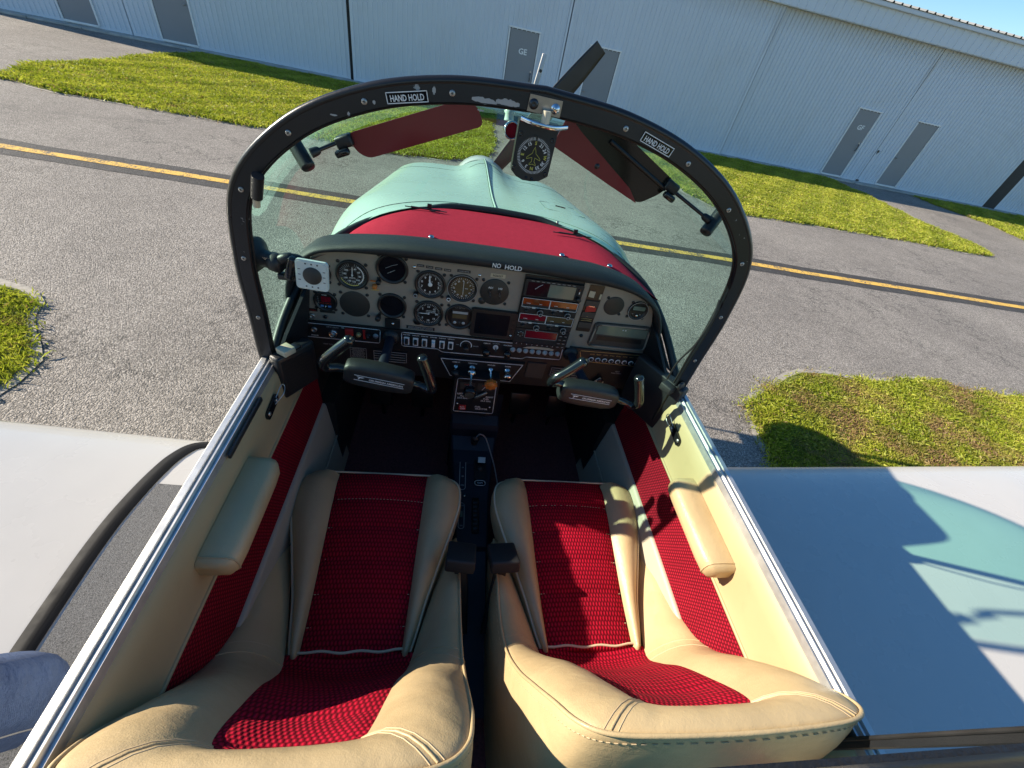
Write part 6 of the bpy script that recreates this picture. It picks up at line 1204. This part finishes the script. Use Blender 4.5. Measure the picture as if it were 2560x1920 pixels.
for sx, ow in ((-0.475, s1), (0.488, s2)):      # lap belt and guide outboard of each seat
    mb = MB(); sg = -1 if sx < 0 else 1
    mb.tube(spline([(sx, 0.60, 1.10), (sx+sg*0.004, 0.50, 1.08), (sx+sg*0.004, 0.36, 1.05), (sx, 0.2, 1.03)], 6), 0.016, 'black_rubber', 8, flat=0.14, up=(0, 0.2, 1)); mb.box((sx-sg*0.006, 0.615, 1.115), (0.018, 0.05, 0.045), 'black_plastic', bevel=0.006); mb.build('lap_belt', ow)

# ------------------------------------------------------------------ person standing on the wing walk
def skin_body(name, verts, edges, rad, mat, parent, root_i=0, sub=2):
    me = bpy.data.meshes.new(name); me.from_pydata([Vector(v) for v in verts], edges, []); ob = bpy.data.objects.new(name, me); COL.objects.link(ob)
    sk = ob.modifiers.new('skin', 'SKIN'); sk.use_smooth_shade = True; lay = me.skin_vertices[0] if me.skin_vertices else None
    if lay is None:
        bpy.context.view_layer.objects.active = ob; ob.select_set(True); bpy.ops.mesh.customdata_skin_add(); lay = me.skin_vertices[0]
    for i, r in enumerate(rad): lay.data[i].radius = (r, r) if not isinstance(r, tuple) else r; lay.data[i].use_root = (i == root_i)
    sb = ob.modifiers.new('sub', 'SUBSURF'); sb.levels = sub; sb.render_levels = sub
    dg = bpy.context.evaluated_depsgraph_get(); dg.update(); new = bpy.data.meshes.new_from_object(ob.evaluated_get(dg)); ob.modifiers.clear(); ob.data = new; bpy.data.meshes.remove(me)
    new.materials.clear(); new.materials.append(MT[mat]); new.polygons.foreach_set('use_smooth', [True]*len(new.polygons)); attach(ob, parent); return ob
px, py = -1.13, -0.20
wz = wing_top(px, py)+0.008
person = thing('person', 'person in blue jeans standing on the wing walk, only a leg in view', 'person', (px, py, wz))
zf1 = wing_top(-0.86, 0.245)+0.008
def hand_chain(w, s, V, E, Rr, k0):
    """palm and five bent fingers hanging from wrist index k0"""
    p = Vector(w)+Vector((0.006, 0.0, -0.055)); V.append(p); E.append((k0, len(V)-1)); Rr.append((0.032, 0.020)); pi = len(V)-1
    for a, L in ((-0.026, 0.060), (-0.009, 0.072), (0.009, 0.070), (0.026, 0.056)):
        b0 = p+Vector((0.004, a, -0.038)); b1 = b0+Vector((0.010, a*0.1, -L*0.5)); b2 = b1+Vector((0.018, 0, -L*0.42)); m = len(V)
        V += [b0, b1, b2]; E += [(pi, m), (m, m+1), (m+1, m+2)]; Rr += [0.0095, 0.0088, 0.0075]
    t0 = p+Vector((0.020, s*0.026, 0.010)); t1 = t0+Vector((0.018, s*0.012, -0.030)); m = len(V); V += [t0, t1]; E += [(pi, m), (m, m+1)]; Rr += [0.011, 0.009]
J = [Vector(p) for p in ((px, py, wz+0.95), (px-0.01, py, wz+1.10), (px, py+0.005, wz+1.28), (px+0.01, py+0.005, wz+1.42), (px+0.03, py+0.01, wz+1.51), (px+0.05, py+0.012, wz+1.60), (px+0.055, py+0.012, wz+1.70), (px+0.145, py+0.018, wz+1.625),
     (px+0.01, py+0.19, wz+1.41), (px+0.01, py+0.245, wz+1.14), (px+0.06, py+0.26, wz+0.92), (px+0.01, py-0.19, wz+1.41), (px+0.0, py-0.25, wz+1.14), (px+0.05, py-0.26, wz+0.92))]
E_ = [(0, 1), (1, 2), (2, 3), (3, 4), (4, 5), (5, 6), (5, 7), (3, 8), (8, 9), (9, 10), (3, 11), (11, 12), (12, 13)]
RR = [0.13, 0.12, 0.125, 0.10, 0.052, 0.078, 0.074, 0.012, 0.055, 0.042, 0.027, 0.055, 0.042, 0.027]
hand_chain(J[10], 1, J, E_, RR, 10); hand_chain(J[13], -1, J, E_, RR, 13)
body = skin_body('body', J, E_, RR, 'skin', person)
for sg in (-1, 1):
    e = MB(); e.lathe((px+0.118, py+0.012+sg*0.030, wz+1.655), (1, sg*0.15, 0), [(0.0115, -0.004), (0.010, 0.003), (0.005, 0.007), (0, 0.008)], 'white_print', 12); e.lathe((px+0.1245, py+0.012+sg*0.0308, wz+1.655), (1, sg*0.15, 0), [(0.005, 0), (0, 0.002)], 'black_gloss', 10, cap=False); e.build('eye', body)
    e = MB(); e.lathe((px+0.045, py+0.012+sg*0.078, wz+1.64), (0.25, sg, 0), [(0.024, 0), (0.027, 0.006), (0.016, 0.010), (0, 0.008)], 'skin', 14, elong=0.6); e.build('ear', body)
leg1 = [(px, py, wz+1.00), (px, py, wz+0.90), (px+0.02, py+0.085, wz+0.82), (-0.96, 0.085, wz+0.48), (-0.865, 0.235, zf1+0.13), (-0.86, 0.245, zf1+0.055), (px, py-0.09, wz+0.82), (px+0.01, py-0.10, wz+0.46), (px-0.01, py-0.11, wz+0.13), (px-0.01, py-0.11, wz+0.055)]
jn = skin_body('jeans', leg1, [(0, 1), (1, 2), (2, 3), (3, 4), (4, 5), (1, 6), (6, 7), (7, 8), (8, 9)], [(0.125, 0.155), (0.13, 0.16), 0.098, 0.086, 0.084, 0.090, 0.098, 0.084, 0.080, 0.086], 'denim', body)
mb = MB(); mb.tube(spline([(-0.86+0.074, 0.195, zf1+0.06), (-0.865+0.070, 0.188, zf1+0.13), (-0.91+0.076, 0.115, wz+0.34), (-0.96+0.078, 0.045, wz+0.48)], 8), 0.0014, 'cable_grey', 6); mb.build('side_seam', jn)
sh_v = [(px, py, wz+0.93), (px-0.01, py, wz+1.10), (px, py+0.005, wz+1.28), (px+0.01, py+0.005, wz+1.41), (px+0.01, py+0.19, wz+1.41), (px+0.01, py+0.238, wz+1.20), (px+0.01, py-0.19, wz+1.41), (px+0.0, py-0.242, wz+1.20)]
skin_body('shirt', sh_v, [(0, 1), (1, 2), (2, 3), (3, 4), (4, 5), (3, 6), (6, 7)], [(0.15, 0.175), 0.145, 0.15, 0.115, 0.075, 0.066, 0.075, 0.066], 'shirt', body)
skin_body('hair', [(px+0.03, py+0.012, wz+1.70), (px+0.035, py+0.012, wz+1.755), (px-0.01, py+0.012, wz+1.66)], [(0, 1), (0, 2)], [0.082, 0.062, 0.07], 'hair', body)
for fx, fy in ((-0.86, 0.245), (px-0.01, py-0.11)):
    zf = wing_top(fx, fy)+0.008
    skin_body('shoe', [(fx-0.06, fy-0.02, zf+0.035), (fx+0.04, fy+0.01, zf+0.040), (fx+0.11, fy+0.04, zf+0.032), (fx+0.15, fy+0.055, zf+0.026)], [(0, 1), (1, 2), (2, 3)], [0.036, 0.040, 0.034, 0.024], 'shoe', body)
print('objects', len(bpy.data.objects), 'tris', sum(len(o.data.polygons) for o in bpy.data.objects if o.type == 'MESH'))
